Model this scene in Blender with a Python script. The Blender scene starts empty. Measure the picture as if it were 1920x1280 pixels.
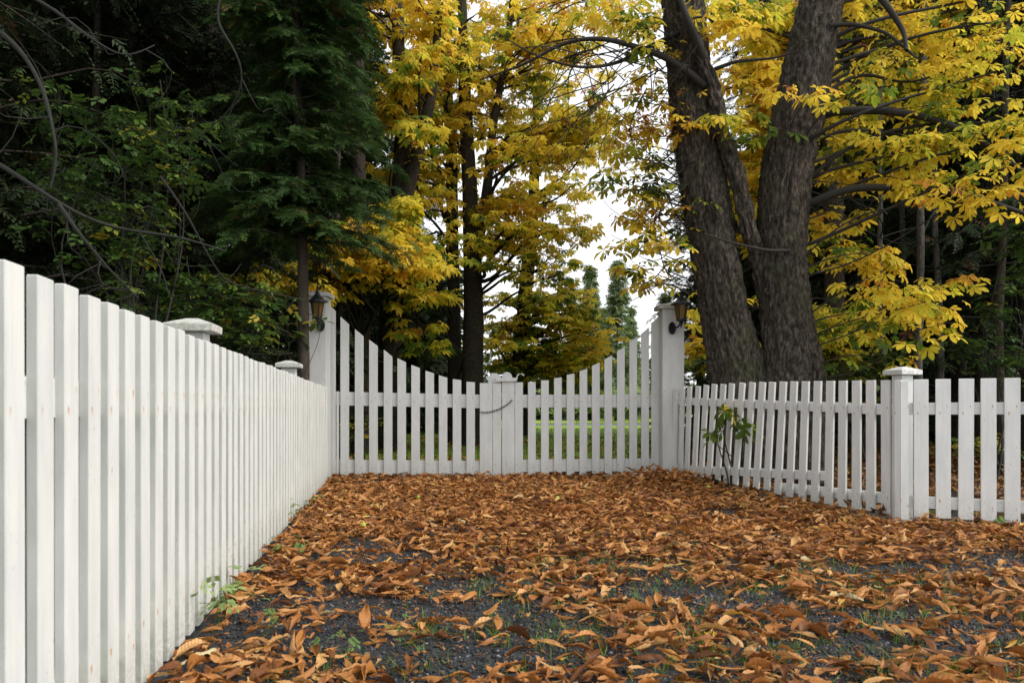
import bpy, bmesh, math, random
import numpy as np
from mathutils import Vector, Matrix, noise as mnoise
R = math.radians
random.seed(7)
F, HX, HY, CAMH = 1550.0, 960.0, 762.0, 0.90
scn = bpy.context.scene
COL = scn.collection

def at(px, py, Y):
    return np.array([(px-HX)/F*Y, Y, CAMH+(HY-py)/F*Y])
def ground_y(py):
    return F*CAMH/(py-HY)

# ------------------------------------------------------------------ tagging
def tag(o, label=None, cat=None, group=None, kind=None):
    if label: o['label'] = label
    if cat: o['category'] = cat
    if group: o['group'] = group
    if kind: o['kind'] = kind
    return o
def empty(name, loc=(0, 0, 0), rz=0.0):
    o = bpy.data.objects.new(name, None); COL.objects.link(o)
    o.location = loc; o.rotation_euler = (0, 0, rz); o.empty_display_size = .2
    return o
def link(name, me, mat, parent=None):
    o = bpy.data.objects.new(name, me)
    if mat is not None and len(me.materials) == 0: me.materials.append(mat)
    COL.objects.link(o)
    if parent is not None: o.parent = parent
    return o

# ------------------------------------------------------------------ mesh helpers
def np_mesh(name, V, loops, totals, attrs=None, smooth=False):
    me = bpy.data.meshes.new(name)
    V = np.asarray(V, np.float32).reshape(-1, 3)
    loops = np.asarray(loops, np.int32).ravel(); totals = np.asarray(totals, np.int32).ravel()
    me.vertices.add(len(V)); me.vertices.foreach_set('co', V.ravel())
    me.loops.add(len(loops)); me.loops.foreach_set('vertex_index', loops)
    me.polygons.add(len(totals))
    starts = np.concatenate([[0], np.cumsum(totals)[:-1]]).astype(np.int32)
    me.polygons.foreach_set('loop_start', starts)
    if smooth: me.polygons.foreach_set('use_smooth', np.ones(len(totals), bool))
    for k, a in (attrs or {}).items():
        at_ = me.attributes.new(k, 'FLOAT', 'POINT'); at_.data.foreach_set('value', np.asarray(a, np.float32))
    me.update(calc_edges=True)
    return me

class T:            # a leaf template
    def __init__(s, V, faces, edge=None):
        s.V = np.array(V, float); s.loops = np.array([i for f in faces for i in f], int)
        s.tot = np.array([len(f) for f in faces], int)
        s.edge = np.zeros(len(s.V)) if edge is None else np.array(edge, float)

def norm(a):
    return a/np.maximum(np.linalg.norm(a, axis=-1, keepdims=True), 1e-9)
def frames(axis, up):
    x = norm(axis); y = norm(np.cross(up, x)); z = np.cross(x, y)
    return np.stack([x, y, z], axis=-1)            # columns
def scatter_mesh(name, temps, P, M, S, tint, rng, smooth=False):
    """P (N,3), M (N,3,3), S (N) or (N,3)"""
    N = len(P); S = np.asarray(S, float)
    if S.ndim == 1: S = np.repeat(S[:, None], 3, 1)
    idx = rng.integers(0, len(temps), N)
    Vs, Ls, Ts, A, E = [], [], [], [], []; off = 0
    for k, t in enumerate(temps):
        m = np.where(idx == k)[0]
        if not len(m): continue
        v = t.V[None]*S[m][:, None, :]
        v = np.einsum('nij,nkj->nki', M[m], v)+P[m][:, None, :]
        n = len(t.V)
        Vs.append(v.reshape(-1, 3))
        Ls.append((t.loops[None]+(off+np.arange(len(m))*n)[:, None]).ravel())
        Ts.append(np.tile(t.tot, len(m)))
        A.append(np.repeat(tint[m], n)); E.append(np.tile(t.edge, len(m)))
        off += n*len(m)
    return np_mesh(name, np.concatenate(Vs), np.concatenate(Ls), np.concatenate(Ts),
                   {'tint': np.concatenate(A), 'edge': np.concatenate(E)}, smooth)

class Tubes:
    def __init__(s): s.V = []; s.L = []; s.n = 0
    def add(s, P, r, sides=6, cap=False):
        P = np.asarray(P, float); r = np.asarray(r, float)*np.ones(len(P))
        t = norm(np.gradient(P, axis=0))
        ref = np.array([0, 0, 1.]) if abs(t[0, 2]) < .8 else np.array([1., 0, 0])
        a = norm(np.cross(t, ref)); b = np.cross(t, a)
        th = np.arange(sides)*2*np.pi/sides
        ring = a[:, None]*np.cos(th)[None, :, None]+b[:, None]*np.sin(th)[None, :, None]
        V = P[:, None]+ring*r[:, None, None]
        n = len(P); i = np.arange(n-1)[:, None]*sides; j = np.arange(sides)[None]; j2 = (j+1) % sides
        q = np.stack([i+j, i+j2, i+sides+j2, i+sides+j], -1).reshape(-1, 4)+s.n
        s.V.append(V.reshape(-1, 3)); s.L.append(q); s.n += n*sides
    def build(s, name, mat, parent=None, smooth=True):
        V = np.concatenate(s.V); L = np.concatenate(s.L)
        me = np_mesh(name, V, L.ravel(), np.full(len(L), 4), None, smooth)
        return link(name, me, mat, parent)

def bez(A, B, rng, n=8, wob=.08, arch=0.0):
    A = np.asarray(A, float); B = np.asarray(B, float)
    t = np.linspace(0, 1, n)[:, None]; L = np.linalg.norm(B-A)
    o1 = rng.normal(0, 1, 3)*wob*L; o2 = rng.normal(0, 1, 3)*wob*L*.6
    return A+(B-A)*t+o1*np.sin(np.pi*t)+o2*np.sin(2*np.pi*t)+np.array([0, 0, arch*L])*np.sin(np.pi*t)

class Poly:        # simple solids collector
    def __init__(s): s.v = []; s.f = []
    def add(s, V, Fc):
        n = len(s.v); s.v += [tuple(map(float, p)) for p in V]; s.f += [tuple(n+i for i in f) for f in Fc]
    def box(s, x0, x1, y0, y1, z0, z1):
        s.add([(x0, y0, z0), (x1, y0, z0), (x1, y1, z0), (x0, y1, z0), (x0, y0, z1), (x1, y0, z1), (x1, y1, z1), (x0, y1, z1)],
              [(0, 3, 2, 1), (4, 5, 6, 7), (0, 1, 5, 4), (1, 2, 6, 5), (2, 3, 7, 6), (3, 0, 4, 7)])
    def prism(s, pts, y0, y1):       # outline in xz, front at y0
        n = len(pts)
        s.add([(x, y0, z) for x, z in pts]+[(x, y1, z) for x, z in pts],
              [tuple(range(n)), tuple(range(2*n-1, n-1, -1))]+[(i, i+n, (i+1) % n+n, (i+1) % n) for i in range(n)])
    def frustum(s, c, z0, z1, a0, a1, b0=None, b1=None):
        b0 = a0 if b0 is None else b0; b1 = a1 if b1 is None else b1; x, y = c
        s.add([(x-a0, y-b0, z0), (x+a0, y-b0, z0), (x+a0, y+b0, z0), (x-a0, y+b0, z0),
               (x-a1, y-b1, z1), (x+a1, y-b1, z1), (x+a1, y+b1, z1), (x-a1, y+b1, z1)],
              [(0, 3, 2, 1), (4, 5, 6, 7), (0, 1, 5, 4), (1, 2, 6, 5), (2, 3, 7, 6), (3, 0, 4, 7)])
    def lathe(s, prof, c=(0, 0), sides=16):
        n = len(prof); V = []; Fc = []
        for r, z in prof:
            for k in range(sides):
                a = 2*math.pi*k/sides; V.append((c[0]+r*math.cos(a), c[1]+r*math.sin(a), z))
        for i in range(n-1):
            for k in range(sides):
                k2 = (k+1) % sides; Fc.append((i*sides+k, i*sides+k2, (i+1)*sides+k2, (i+1)*sides+k))
        Fc.append(tuple(reversed(range(sides)))); Fc.append(tuple(range((n-1)*sides, n*sides)))
        s.add(V, Fc)
    def build(s, name, mat, parent=None, bevel=0.0, smooth=False, seg=1):
        me = bpy.data.meshes.new(name); me.from_pydata(s.v, [], s.f)
        if bevel:
            bm = bmesh.new(); bm.from_mesh(me)
            es = [e for e in bm.edges if e.is_manifold and e.calc_face_angle(0) > .3]
            bmesh.ops.bevel(bm, geom=es, offset=bevel, segments=seg, affect='EDGES', clamp_overlap=True)
            bmesh.ops.recalc_face_normals(bm, faces=bm.faces[:]); bm.to_mesh(me); bm.free()
        else:
            bm = bmesh.new(); bm.from_mesh(me); bmesh.ops.recalc_face_normals(bm, faces=bm.faces[:]); bm.to_mesh(me); bm.free()
        if smooth:
            for p in me.polygons: p.use_smooth = True
        return link(name, me, mat, parent)

# ------------------------------------------------------------------ materials
def mat(name):
    m = bpy.data.materials.new(name); m.use_nodes = True; nt = m.node_tree; nt.nodes.clear()
    return m, nt
def N(nt, typ, **kw):
    n = nt.nodes.new(typ)
    for k, v in kw.items():
        if k.startswith('i_'):
            key = k[2:]; key = int(key) if key.isdigit() else key.replace('_', ' ')
            n.inputs[key].default_value = v
        else: setattr(n, k, v)
    return n
def ramp(nt, stops, fac=None, interp='LINEAR'):
    n = nt.nodes.new('ShaderNodeValToRGB'); cr = n.color_ramp; cr.interpolation = interp
    while len(cr.elements) < len(stops): cr.elements.new(.5)
    for e, (p, c) in zip(cr.elements, stops):
        e.position = p; e.color = (*c, 1) if len(c) == 3 else c
    if fac is not None: nt.links.new(fac, n.inputs[0])
    return n
def mix(nt, fac, a, b, mode='MIX'):
    n = nt.nodes.new('ShaderNodeMixRGB'); n.blend_type = mode
    for s, v in zip((0, 1, 2), (fac, a, b)):
        if isinstance(v, (int, float)): n.inputs[s].default_value = v
        elif isinstance(v, tuple): n.inputs[s].default_value = (*v, 1)
        else: nt.links.new(v, n.inputs[s])
    return n.outputs[0]
def mth(nt, op, a, b=0.0, c=None):
    n = nt.nodes.new('ShaderNodeMath'); n.operation = op
    for s, v in enumerate((a, b) if c is None else (a, b, c)):
        if isinstance(v, (int, float)): n.inputs[s].default_value = v
        else: nt.links.new(v, n.inputs[s])
    return n.outputs[0]
def bump(nt, h, strength, dist):
    b = N(nt, 'ShaderNodeBump'); b.inputs['Strength'].default_value = strength; b.inputs['Distance'].default_value = dist
    nt.links.new(h, b.inputs['Height']); return b.outputs[0]
def noisetex(nt, vec, scale, detail=4, rough=.55, w=None):
    n = N(nt, 'ShaderNodeTexNoise'); n.inputs['Scale'].default_value = scale; n.inputs['Detail'].default_value = detail
    n.inputs['Roughness'].default_value = rough
    if vec is not None: nt.links.new(vec, n.inputs['Vector'])
    return n.outputs['Fac']
def vscale(nt, vec, s):
    n = N(nt, 'ShaderNodeMapping'); n.inputs['Scale'].default_value = s; nt.links.new(vec, n.inputs['Vector']); return n.outputs[0]
def out(nt, sh):
    o = N(nt, 'ShaderNodeOutputMaterial'); nt.links.new(sh, o.inputs['Surface'])

def simple(name, col, rough=.6, metal=0, var=.0, scale=20, bmp=0):
    m, nt = mat(name); p = N(nt, 'ShaderNodeBsdfPrincipled'); tc = N(nt, 'ShaderNodeTexCoord')
    nz = noisetex(nt, tc.outputs['Object'], scale)
    c = mix(nt, nz, tuple(x*(1-var) for x in col), tuple(min(1, x*(1+var)) for x in col))
    nt.links.new(c, p.inputs['Base Color']); p.inputs['Roughness'].default_value = rough; p.inputs['Metallic'].default_value = metal
    if bmp: nt.links.new(bump(nt, nz, .5, bmp), p.inputs['Normal'])
    out(nt, p.outputs[0]); return m

def paint(name, tone=(.78, .775, .76), nails=True, grime=.5, edge=.35):
    tone = tuple(x*.92 for x in tone)
    m, nt = mat(name); L = nt.links
    p = N(nt, 'ShaderNodeBsdfPrincipled'); tc = N(nt, 'ShaderNodeTexCoord'); oi = N(nt, 'ShaderNodeObjectInfo'); geo = N(nt, 'ShaderNodeNewGeometry')
    ofs = N(nt, 'ShaderNodeVectorMath', operation='ADD'); L.new(tc.outputs['Object'], ofs.inputs[0])
    rv = N(nt, 'ShaderNodeCombineXYZ'); r10 = mth(nt, 'MULTIPLY', oi.outputs['Random'], 37.0); L.new(r10, rv.inputs[0]); L.new(r10, rv.inputs[2])
    L.new(rv.outputs[0], ofs.inputs[1]); V = ofs.outputs[0]
    grain = noisetex(nt, vscale(nt, V, (60, 60, 2.2)), 2.2, 6, .65)
    blotch = noisetex(nt, vscale(nt, V, (9, 9, 2.5)), 1.3, 5, .6)
    fine = noisetex(nt, V, 55, 4, .6)
    sep = N(nt, 'ShaderNodeSeparateXYZ'); L.new(tc.outputs['Object'], sep.inputs[0]); X, Z = sep.outputs[0], sep.outputs[2]
    c = mix(nt, ramp(nt, [(.35, (0, 0, 0)), (.7, (1, 1, 1))], blotch).outputs[0], tone, tuple(t*f for t, f in zip(tone, (.82, .85, .86))))
    pv = mth(nt, 'MULTIPLY', oi.outputs['Random'], .16); c = mix(nt, pv, c, (.56, .56, .53))
    # cracks and peeling along the grain
    cr = ramp(nt, [(.66, (0, 0, 0)), (.74, (1, 1, 1))], grain).outputs[0]
    crm = mth(nt, 'MULTIPLY', cr, ramp(nt, [(.5, (0, 0, 0)), (.62, (1, 1, 1))], blotch).outputs[0])
    c = mix(nt, mth(nt, 'MULTIPLY', crm, .7), c, (.30, .28, .24))
    # small chips and specks
    sp = ramp(nt, [(.675, (0, 0, 0)), (.71, (1, 1, 1))], noisetex(nt, vscale(nt, V, (1, 1, .5)), 85, 2, .5)).outputs[0]
    spm = ramp(nt, [(.48, (0, 0, 0)), (.6, (1, 1, 1))], noisetex(nt, V, 3.1, 3, .6)).outputs[0]
    c = mix(nt, mth(nt, 'MULTIPLY', mth(nt, 'MULTIPLY', sp, spm), .85), c, (.20, .17, .13))
    # side faces of the boards: shade painted into the colour, along with blotchy dirt
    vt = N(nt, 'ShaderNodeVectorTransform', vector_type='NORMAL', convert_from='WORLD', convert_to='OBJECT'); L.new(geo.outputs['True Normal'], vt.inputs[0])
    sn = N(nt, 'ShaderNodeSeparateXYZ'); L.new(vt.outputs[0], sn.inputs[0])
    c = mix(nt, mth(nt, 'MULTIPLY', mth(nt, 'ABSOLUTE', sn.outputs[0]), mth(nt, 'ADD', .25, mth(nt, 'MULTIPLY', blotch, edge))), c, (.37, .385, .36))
    st = ramp(nt, [(.5, (0, 0, 0)), (.8, (1, 1, 1))], noisetex(nt, vscale(nt, V, (30, 30, .8)), 1.5, 4, .6)).outputs[0]
    c = mix(nt, mth(nt, 'MULTIPLY', st, .42), c, (.50, .50, .42))
    # algae and splash dirt near the foot
    low = mth(nt, 'SUBTRACT', 1.0, mth(nt, 'MULTIPLY', Z, 2.8)); low = N(nt, 'ShaderNodeClamp').inputs[0].node if False else low
    cl = N(nt, 'ShaderNodeClamp'); L.new(low, cl.inputs[0])
    g = mth(nt, 'MULTIPLY', mth(nt, 'MULTIPLY', cl.outputs[0], cl.outputs[0]), mth(nt, 'MULTIPLY', ramp(nt, [(.35, (0, 0, 0)), (.75, (1, 1, 1))], fine).outputs[0], grime*1.3))
    c = mix(nt, g, c, (.20, .20, .12))
    if nails:
        nz = N(nt, 'ShaderNodeAttribute', attribute_type='OBJECT', attribute_name='nail_high').outputs['Fac']
        nl = N(nt, 'ShaderNodeAttribute', attribute_type='OBJECT', attribute_name='nail_low').outputs['Fac']
        tot = None
        for zz, dz, dx, sd in ((nz, .026, .026, 0), (nz, -.024, -.022, .31), (nl, .022, -.024, .62), (nl, -.02, .024, .87)):
            xx = mth(nt, 'SUBTRACT', X, dx); z0 = mth(nt, 'SUBTRACT', mth(nt, 'SUBTRACT', Z, zz), dz)
            below = mth(nt, 'LESS_THAN', z0, 0.0)
            zs = mth(nt, 'MULTIPLY', z0, mth(nt, 'SUBTRACT', 230.0, mth(nt, 'MULTIPLY', below, 160.0)))
            d = mth(nt, 'ADD', mth(nt, 'POWER', mth(nt, 'ABSOLUTE', mth(nt, 'MULTIPLY', xx, 240.0)), 2.0), mth(nt, 'POWER', mth(nt, 'ABSOLUTE', zs), 2.0))
            rr = mth(nt, 'FRACT', mth(nt, 'ADD', mth(nt, 'MULTIPLY', oi.outputs['Random'], 7.3), sd))
            amt = mth(nt, 'MULTIPLY', mth(nt, 'EXPONENT', mth(nt, 'MULTIPLY', d, -1.0)), mth(nt, 'MULTIPLY', mth(nt, 'POWER', rr, 1.3), 1.9))
            tot = amt if tot is None else mth(nt, 'ADD', tot, amt)
        cl2 = N(nt, 'ShaderNodeClamp'); L.new(tot, cl2.inputs[0])
        c = mix(nt, cl2.outputs[0], c, (.50, .24, .06))
    L.new(c, p.inputs['Base Color']); p.inputs['Roughness'].default_value = .5; p.inputs['Specular IOR Level'].default_value = .35
    h = mth(nt, 'ADD', mth(nt, 'MULTIPLY', grain, .7), mth(nt, 'MULTIPLY', fine, .35))
    L.new(bump(nt, h, .55, .0022), p.inputs['Normal'])
    out(nt, p.outputs[0]); return m

def leafmat(name, stops, brown=(.25, .09, .02), bamt=.6, trans=.4, rough=.5, nscale=30, gloss=.3, veins=False):
    m, nt = mat(name); L = nt.links
    a = N(nt, 'ShaderNodeAttribute', attribute_name='tint'); e = N(nt, 'ShaderNodeAttribute', attribute_name='edge')
    tc = N(nt, 'ShaderNodeTexCoord')
    nz = noisetex(nt, tc.outputs['Object'], nscale, 3, .6)
    t = mth(nt, 'ADD', a.outputs['Fac'], mth(nt, 'MULTIPLY', mth(nt, 'SUBTRACT', nz, .5), .22))
    c = ramp(nt, stops, t).outputs[0]
    c = mix(nt, mth(nt, 'MULTIPLY', mth(nt, 'SUBTRACT', nz, .5), .5), c, tuple(x*.5 for x in brown)) if False else c
    if veins:
        c = mix(nt, mth(nt, 'MULTIPLY', e.outputs['Fac'], bamt), c, brown)
    elif bamt:
        b = mth(nt, 'MULTIPLY', mth(nt, 'POWER', e.outputs['Fac'], 2.0), mth(nt, 'MULTIPLY', ramp(nt, [(.45, (0, 0, 0)), (.62, (1, 1, 1))], nz).outputs[0], bamt))
        c = mix(nt, b, c, brown)
    p = N(nt, 'ShaderNodeBsdfPrincipled'); L.new(c, p.inputs['Base Color']); p.inputs['Roughness'].default_value = rough
    p.inputs['Specular IOR Level'].default_value = gloss
    if trans:
        tr = N(nt, 'ShaderNodeBsdfTranslucent'); g = N(nt, 'ShaderNodeGamma'); g.inputs[1].default_value = .9
        L.new(c, g.inputs[0]); L.new(g.outputs[0], tr.inputs[0])
        ms = N(nt, 'ShaderNodeMixShader'); ms.inputs[0].default_value = trans
        L.new(p.outputs[0], ms.inputs[1]); L.new(tr.outputs[0], ms.inputs[2]); out(nt, ms.outputs[0])
    else: out(nt, p.outputs[0])
    return m

def barkmat(name, c1, c2, c3, moss=.3, bs=1.0, disp=.012):
    m, nt = mat(name); L = nt.links
    p = N(nt, 'ShaderNodeBsdfPrincipled'); tc = N(nt, 'ShaderNodeTexCoord'); V = tc.outputs['Object']
    n1 = noisetex(nt, vscale(nt, V, (bs, bs, bs*.36)), 30, 8, .74)
    n2 = noisetex(nt, V, 2.4*bs, 5, .6); n3 = noisetex(nt, vscale(nt, V, (bs, bs, bs*.6)), 95, 5, .7)
    vo = N(nt, 'ShaderNodeTexVoronoi', feature='DISTANCE_TO_EDGE'); vo.inputs['Scale'].default_value = 13*bs
    wv = N(nt, 'ShaderNodeVectorMath', operation='MULTIPLY_ADD'); nc = N(nt, 'ShaderNodeTexNoise'); nc.inputs['Scale'].default_value = 7*bs; L.new(V, nc.inputs['Vector'])
    L.new(nc.outputs['Color'], wv.inputs[0]); wv.inputs[1].default_value = (.16, .16, .16)
    mp = vscale(nt, V, (1, 1, .3)); L.new(mp, wv.inputs[2]); L.new(wv.outputs[0], vo.inputs['Vector'])
    plate = ramp(nt, [(.0, (0, 0, 0)), (.16, (1, 1, 1))], vo.outputs['Distance']).outputs[0]
    c = ramp(nt, [(.36, c1), (.5, c2), (.68, c3)], n1).outputs[0]
    c = mix(nt, mth(nt, 'MULTIPLY', mth(nt, 'SUBTRACT', 1.0, plate), .2), c, tuple(x*.5 for x in c1))
    c = mix(nt, mth(nt, 'MULTIPLY', ramp(nt, [(.52, (0, 0, 0)), (.68, (1, 1, 1))], n2).outputs[0], moss), c, (.065, .085, .03))
    L.new(c, p.inputs['Base Color']); p.inputs['Roughness'].default_value = .9; p.inputs['Specular IOR Level'].default_value = .15
    h = mth(nt, 'ADD', mth(nt, 'ADD', mth(nt, 'MULTIPLY', plate, .18), mth(nt, 'MULTIPLY', n1, 1.6)), mth(nt, 'MULTIPLY', n3, .8))
    L.new(bump(nt, h, 1.0, disp), p.inputs['Normal']); out(nt, p.outputs[0]); return m

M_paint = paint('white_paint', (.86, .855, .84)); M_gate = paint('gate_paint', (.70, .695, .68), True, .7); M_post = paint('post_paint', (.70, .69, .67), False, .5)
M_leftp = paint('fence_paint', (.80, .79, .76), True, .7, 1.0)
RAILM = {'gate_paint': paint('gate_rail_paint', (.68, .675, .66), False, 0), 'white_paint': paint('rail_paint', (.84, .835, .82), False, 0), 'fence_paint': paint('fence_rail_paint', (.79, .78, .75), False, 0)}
M_iron = simple('black_iron', (.025, .027, .03), .45, .6, .4, 60, .001)
M_chain = simple('chain_steel', (.06, .065, .07), .4, .9, .4, 80)
M_amber = None
CH = [(0.0, (.04, .10, .015)), (.2, (.12, .22, .02)), (.31, (.50, .50, .03)), (.44, (.90, .70, .06)), (.68, (.90, .60, .045)), (.84, (.58, .24, .03)), (1.0, (.20, .07, .025))]
M_chest = leafmat('chestnut_leaf', CH, trans=.56, rough=.6)
GR = [(0.0, (.018, .045, .012)), (.5, (.045, .10, .018)), (.8, (.10, .17, .025)), (1.0, (.38, .30, .03))]
M_green = leafmat('green_leaf', GR, bamt=.2, trans=.3)
CE = [(0.0, (.03, .06, .018)), (.6, (.065, .13, .032)), (.93, (.13, .23, .045)), (1.0, (.16, .08, .03))]
M_cedar = leafmat('cedar_frond', CE, bamt=0, trans=.2, rough=.6, nscale=6)
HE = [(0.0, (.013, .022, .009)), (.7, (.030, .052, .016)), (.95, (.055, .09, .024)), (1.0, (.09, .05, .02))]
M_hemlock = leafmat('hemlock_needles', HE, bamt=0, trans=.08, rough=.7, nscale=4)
FC = [(0.0, (.12, .18, .08)), (.6, (.22, .30, .12)), (1.0, (.38, .36, .12))]
M_spruce = leafmat('spruce_needles', FC, bamt=0, trans=.1, rough=.7, nscale=2)
DR = [(0.0, (.07, .026, .010)), (.3, (.20, .070, .018)), (.45, (.38, .145, .034)), (.68, (.56, .245, .064)), (.85, (.70, .40, .16)), (.95, (.62, .36, .04)), (1.0, (.72, .62, .36))]
M_fallen = leafmat('fallen_leaf', DR, brown=(.13, .048, .014), bamt=.44, trans=.15, rough=.5, nscale=25, gloss=.3, veins=True)
M_litter = leafmat('litter_leaf', [(0, (.07, .03, .01)), (.6, (.26, .11, .03)), (1, (.45, .3, .05))], bamt=0, trans=.1)
M_grass = leafmat('grass_blade', [(0, (.06, .14, .015)), (.7, (.17, .32, .03)), (1, (.30, .30, .06))], bamt=0, trans=.3, nscale=3)
M_lime = leafmat('weed_leaf', [(0, (.05, .12, .02)), (.6, (.20, .32, .08)), (1, (.34, .44, .16))], bamt=0.1, trans=.35)
M_bark = barkmat('chestnut_bark', (.017, .014, .011), (.074, .061, .049), (.24, .205, .165), .35, 1.0, .03)
M_darkbark = barkmat('dark_bark', (.018, .014, .011), (.042, .034, .027), (.085, .07, .056), .35, 1.3, .008)
M_cedarbark = barkmat('cedar_bark', (.03, .024, .018), (.06, .048, .038), (.10, .085, .065), .15, 2.2, .004)
M_palebark = barkmat('pale_bark', (.04, .037, .032), (.085, .08, .07), (.17, .16, .14), .2, 1.2, .004)
M_twig = simple('twig', (.020, .017, .013), .85, 0, .4, 30)
M_drytwig = simple('dry_twig', (.011, .011, .008), .85, 0, .4, 30)

# ------------------------------------------------------------------ leaf templates
rt = np.random.default_rng(3)
def leaflet(L, W, fold, droop, ang, hi=True):
    """one leaflet along +x then rotated by ang about z"""
    if hi:
        s = [0, .3, .66, .88, 1.0]; w = [0, .34, .98, .7, 0]
        V = []; E = []
        for k, (a, b) in enumerate(zip(s, w)):
            z = -droop*a*a*L
            if b == 0: V.append((a*L, 0, z)); E.append(1.0 if a else 0)
            else:
                V += [(a*L, -b*W/2, z+fold*b*W*.5), (a*L, 0, z), (a*L, b*W/2, z+fold*b*W*.5)]; E += [.9, .2, .9]
        Fc = [(0, 2, 1), (0, 3, 2), (1, 2, 5, 4), (2, 3, 6, 5), (4, 5, 8, 7), (5, 6, 9, 8), (7, 8, 10), (8, 9, 10)]
    else:
        V = [(0, 0, 0), (.62*L, -W/2, -droop*.3*L+fold*W*.4), (L, 0, -droop*L), (.62*L, W/2, -droop*.3*L+fold*W*.4), (.55*L, 0, -droop*.3*L)]
        E = [0, .8, 1, .8, .2]; Fc = [(0, 4, 2, 1), (0, 3, 2, 4)]
    c, sn = math.cos(ang), math.sin(ang)
    return [(x*c-y*sn, x*sn+y*c, z) for x, y, z in V], Fc, E
def palmate(hi=True, n=7):
    V = []; Fc = []; E = []
    for k in range(n):
        u = (k-(n-1)/2)/((n-1)/2)
        L = (1-.42*abs(u)**1.3)*rt.uniform(.9, 1.1); a = u*R(112)+rt.normal(0, .08)
        v, f, e = leaflet(L, L*rt.uniform(.36, .46), rt.uniform(.1, .5), rt.uniform(.05, .45), a, hi)
        o = len(V); V += v; Fc += [tuple(i+o for i in q) for q in f]; E += e
    return T(V, Fc, E)
PAL_HI = [palmate(True, n) for n in (7, 7, 5, 6, 7)]
PAL_LO = [palmate(False, n) for n in (7, 5, 6, 7)]
def single(n=1):
    v, f, e = leaflet(1, .45, .3, .25, 0, True); return T(v, f, e)
LEAF1 = [single()]
def sprig(n=5):
    V = []; Fc = []; E = []
    for k in range(n):
        s = .2+.8*(k//2)/max(1, (n//2)); a = (R(55) if k % 2 else -R(55)) if k < n-1 else 0
        v, f, e = leaflet(.44, .25, .25, rt.uniform(0, .4), a, False)
        o = len(V); V += [(x+s*.75, y, z-.1*s*s) for x, y, z in v]; Fc += [tuple(i+o for i in q) for q in f]; E += e
    return T(V, Fc, E)
SPRIG = [sprig(7), sprig(9), sprig(5)]
def frond(pairs=9, wid=.30, bw=.06, droop=.2, fwd=50, curl=0.0, sub=False):
    V = []; Fc = []
    def blade(o, d, L, w, zz):
        n = len(V); p = np.array([-d[1], d[0]])
        for a, b in ((0, 0), (.45, -w), (1, 0), (.45, w)):
            q = np.array(o[:2])+d*a*L+p*b; V.append((q[0], q[1], o[2]+zz*a*a*L))
        Fc.append((n, n+1, n+2, n+3))
    for k in range(pairs):
        s = .06+.9*k/(pairs-1); z = -droop*s*s+curl*s
        L = wid*(1-.8*s**1.6)*rt.uniform(.75, 1.15)
        for sg in (-1, 1):
            a = R(fwd+rt.uniform(-12, 12))*sg; d = np.array([math.cos(a), math.sin(a)]); zz = rt.uniform(-.55, .15)
            blade((s, 0, z), d, L, bw, zz)
            if sub:
                for m in (.35, .65):
                    o = (s+d[0]*L*m, d[1]*L*m, z+zz*m*m*L)
                    for s2 in (-1, 1):
                        a2 = a+s2*R(42); blade(o, np.array([math.cos(a2), math.sin(a2)]), L*.42, bw*.7, zz)
    blade((0, 0, 0), np.array([1., 0]), 1.05, .02, -droop)
    return T(V, Fc)
FR_HI = [frond(8, .38, .03, rt.uniform(.1, .4), 48, .05, True) for _ in range(4)]
FR_MID = [frond(8, .34, .045, rt.uniform(.1, .4), 55) for _ in range(4)]
FR_LO = [frond(5, .4, .09, .25, 55) for _ in range(3)]

# ------------------------------------------------------------------ trunks
def trunk_mesh(name, P, r, mat_, parent, sides=20, step=.12, bark=.03, fs=6.0, seed=0, flare=0.0):
    P = np.array(P, float); r = np.array(r, float)
    d = np.concatenate([[0], np.cumsum(np.linalg.norm(np.diff(P, axis=0), axis=1))])
    n = max(6, int(d[-1]/step)); s = np.linspace(0, d[-1], n)
    # smooth interpolation
    Q = np.stack([np.interp(s, d, P[:, k]) for k in range(3)], 1); rr = np.interp(s, d, r)
    for _ in range(max(1, int(n/(len(P)*3)))*2):
        Q[1:-1] = (Q[:-2]+2*Q[1:-1]+Q[2:])/4; rr[1:-1] = (rr[:-2]+2*rr[1:-1]+rr[2:])/4
    rr = rr*(1+flare*np.exp(-s/.35))
    t = norm(np.gradient(Q, axis=0)); ref = np.array([1., 0, 0]); b = norm(np.cross(t, ref)); a = np.cross(b, t)
    th = np.arange(sides)*2*np.pi/sides
    V = np.empty((n, sides, 3))
    for i in range(n):
        for j in range(sides):
            ca, sa = math.cos(th[j]), math.sin(th[j])
            x, y, z = ca*rr[i]*fs, sa*rr[i]*fs, s[i]*fs*.22
            f = 1-2*abs(mnoise.noise((x*1.4+seed, y*1.4, z*1.0)))      # ridged
            g = mnoise.noise((ca*1.2+seed, sa*1.2, s[i]*.9)); h = mnoise.noise((x*3, y*3+seed, z*4))
            but = flare*.5*math.exp(-s[i]/.3)*math.cos(th[j]*5+seed)
            rad = rr[i]*(1+.10*g+but)+bark*(f*.55+h*.45)
            V[i, j] = Q[i]+(a[i]*ca+b[i]*sa)*rad
    i = np.arange(n-1)[:, None]*sides; j = np.arange(sides)[None]; j2 = (j+1) % sides
    q = np.stack([i+j, i+j2, i+sides+j2, i+sides+j], -1).reshape(-1, 4)
    me = np_mesh(name, V.reshape(-1, 3), q.ravel(), np.full(len(q), 4), None, True)
    return link(name, me, mat_, parent), Q, rr

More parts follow.
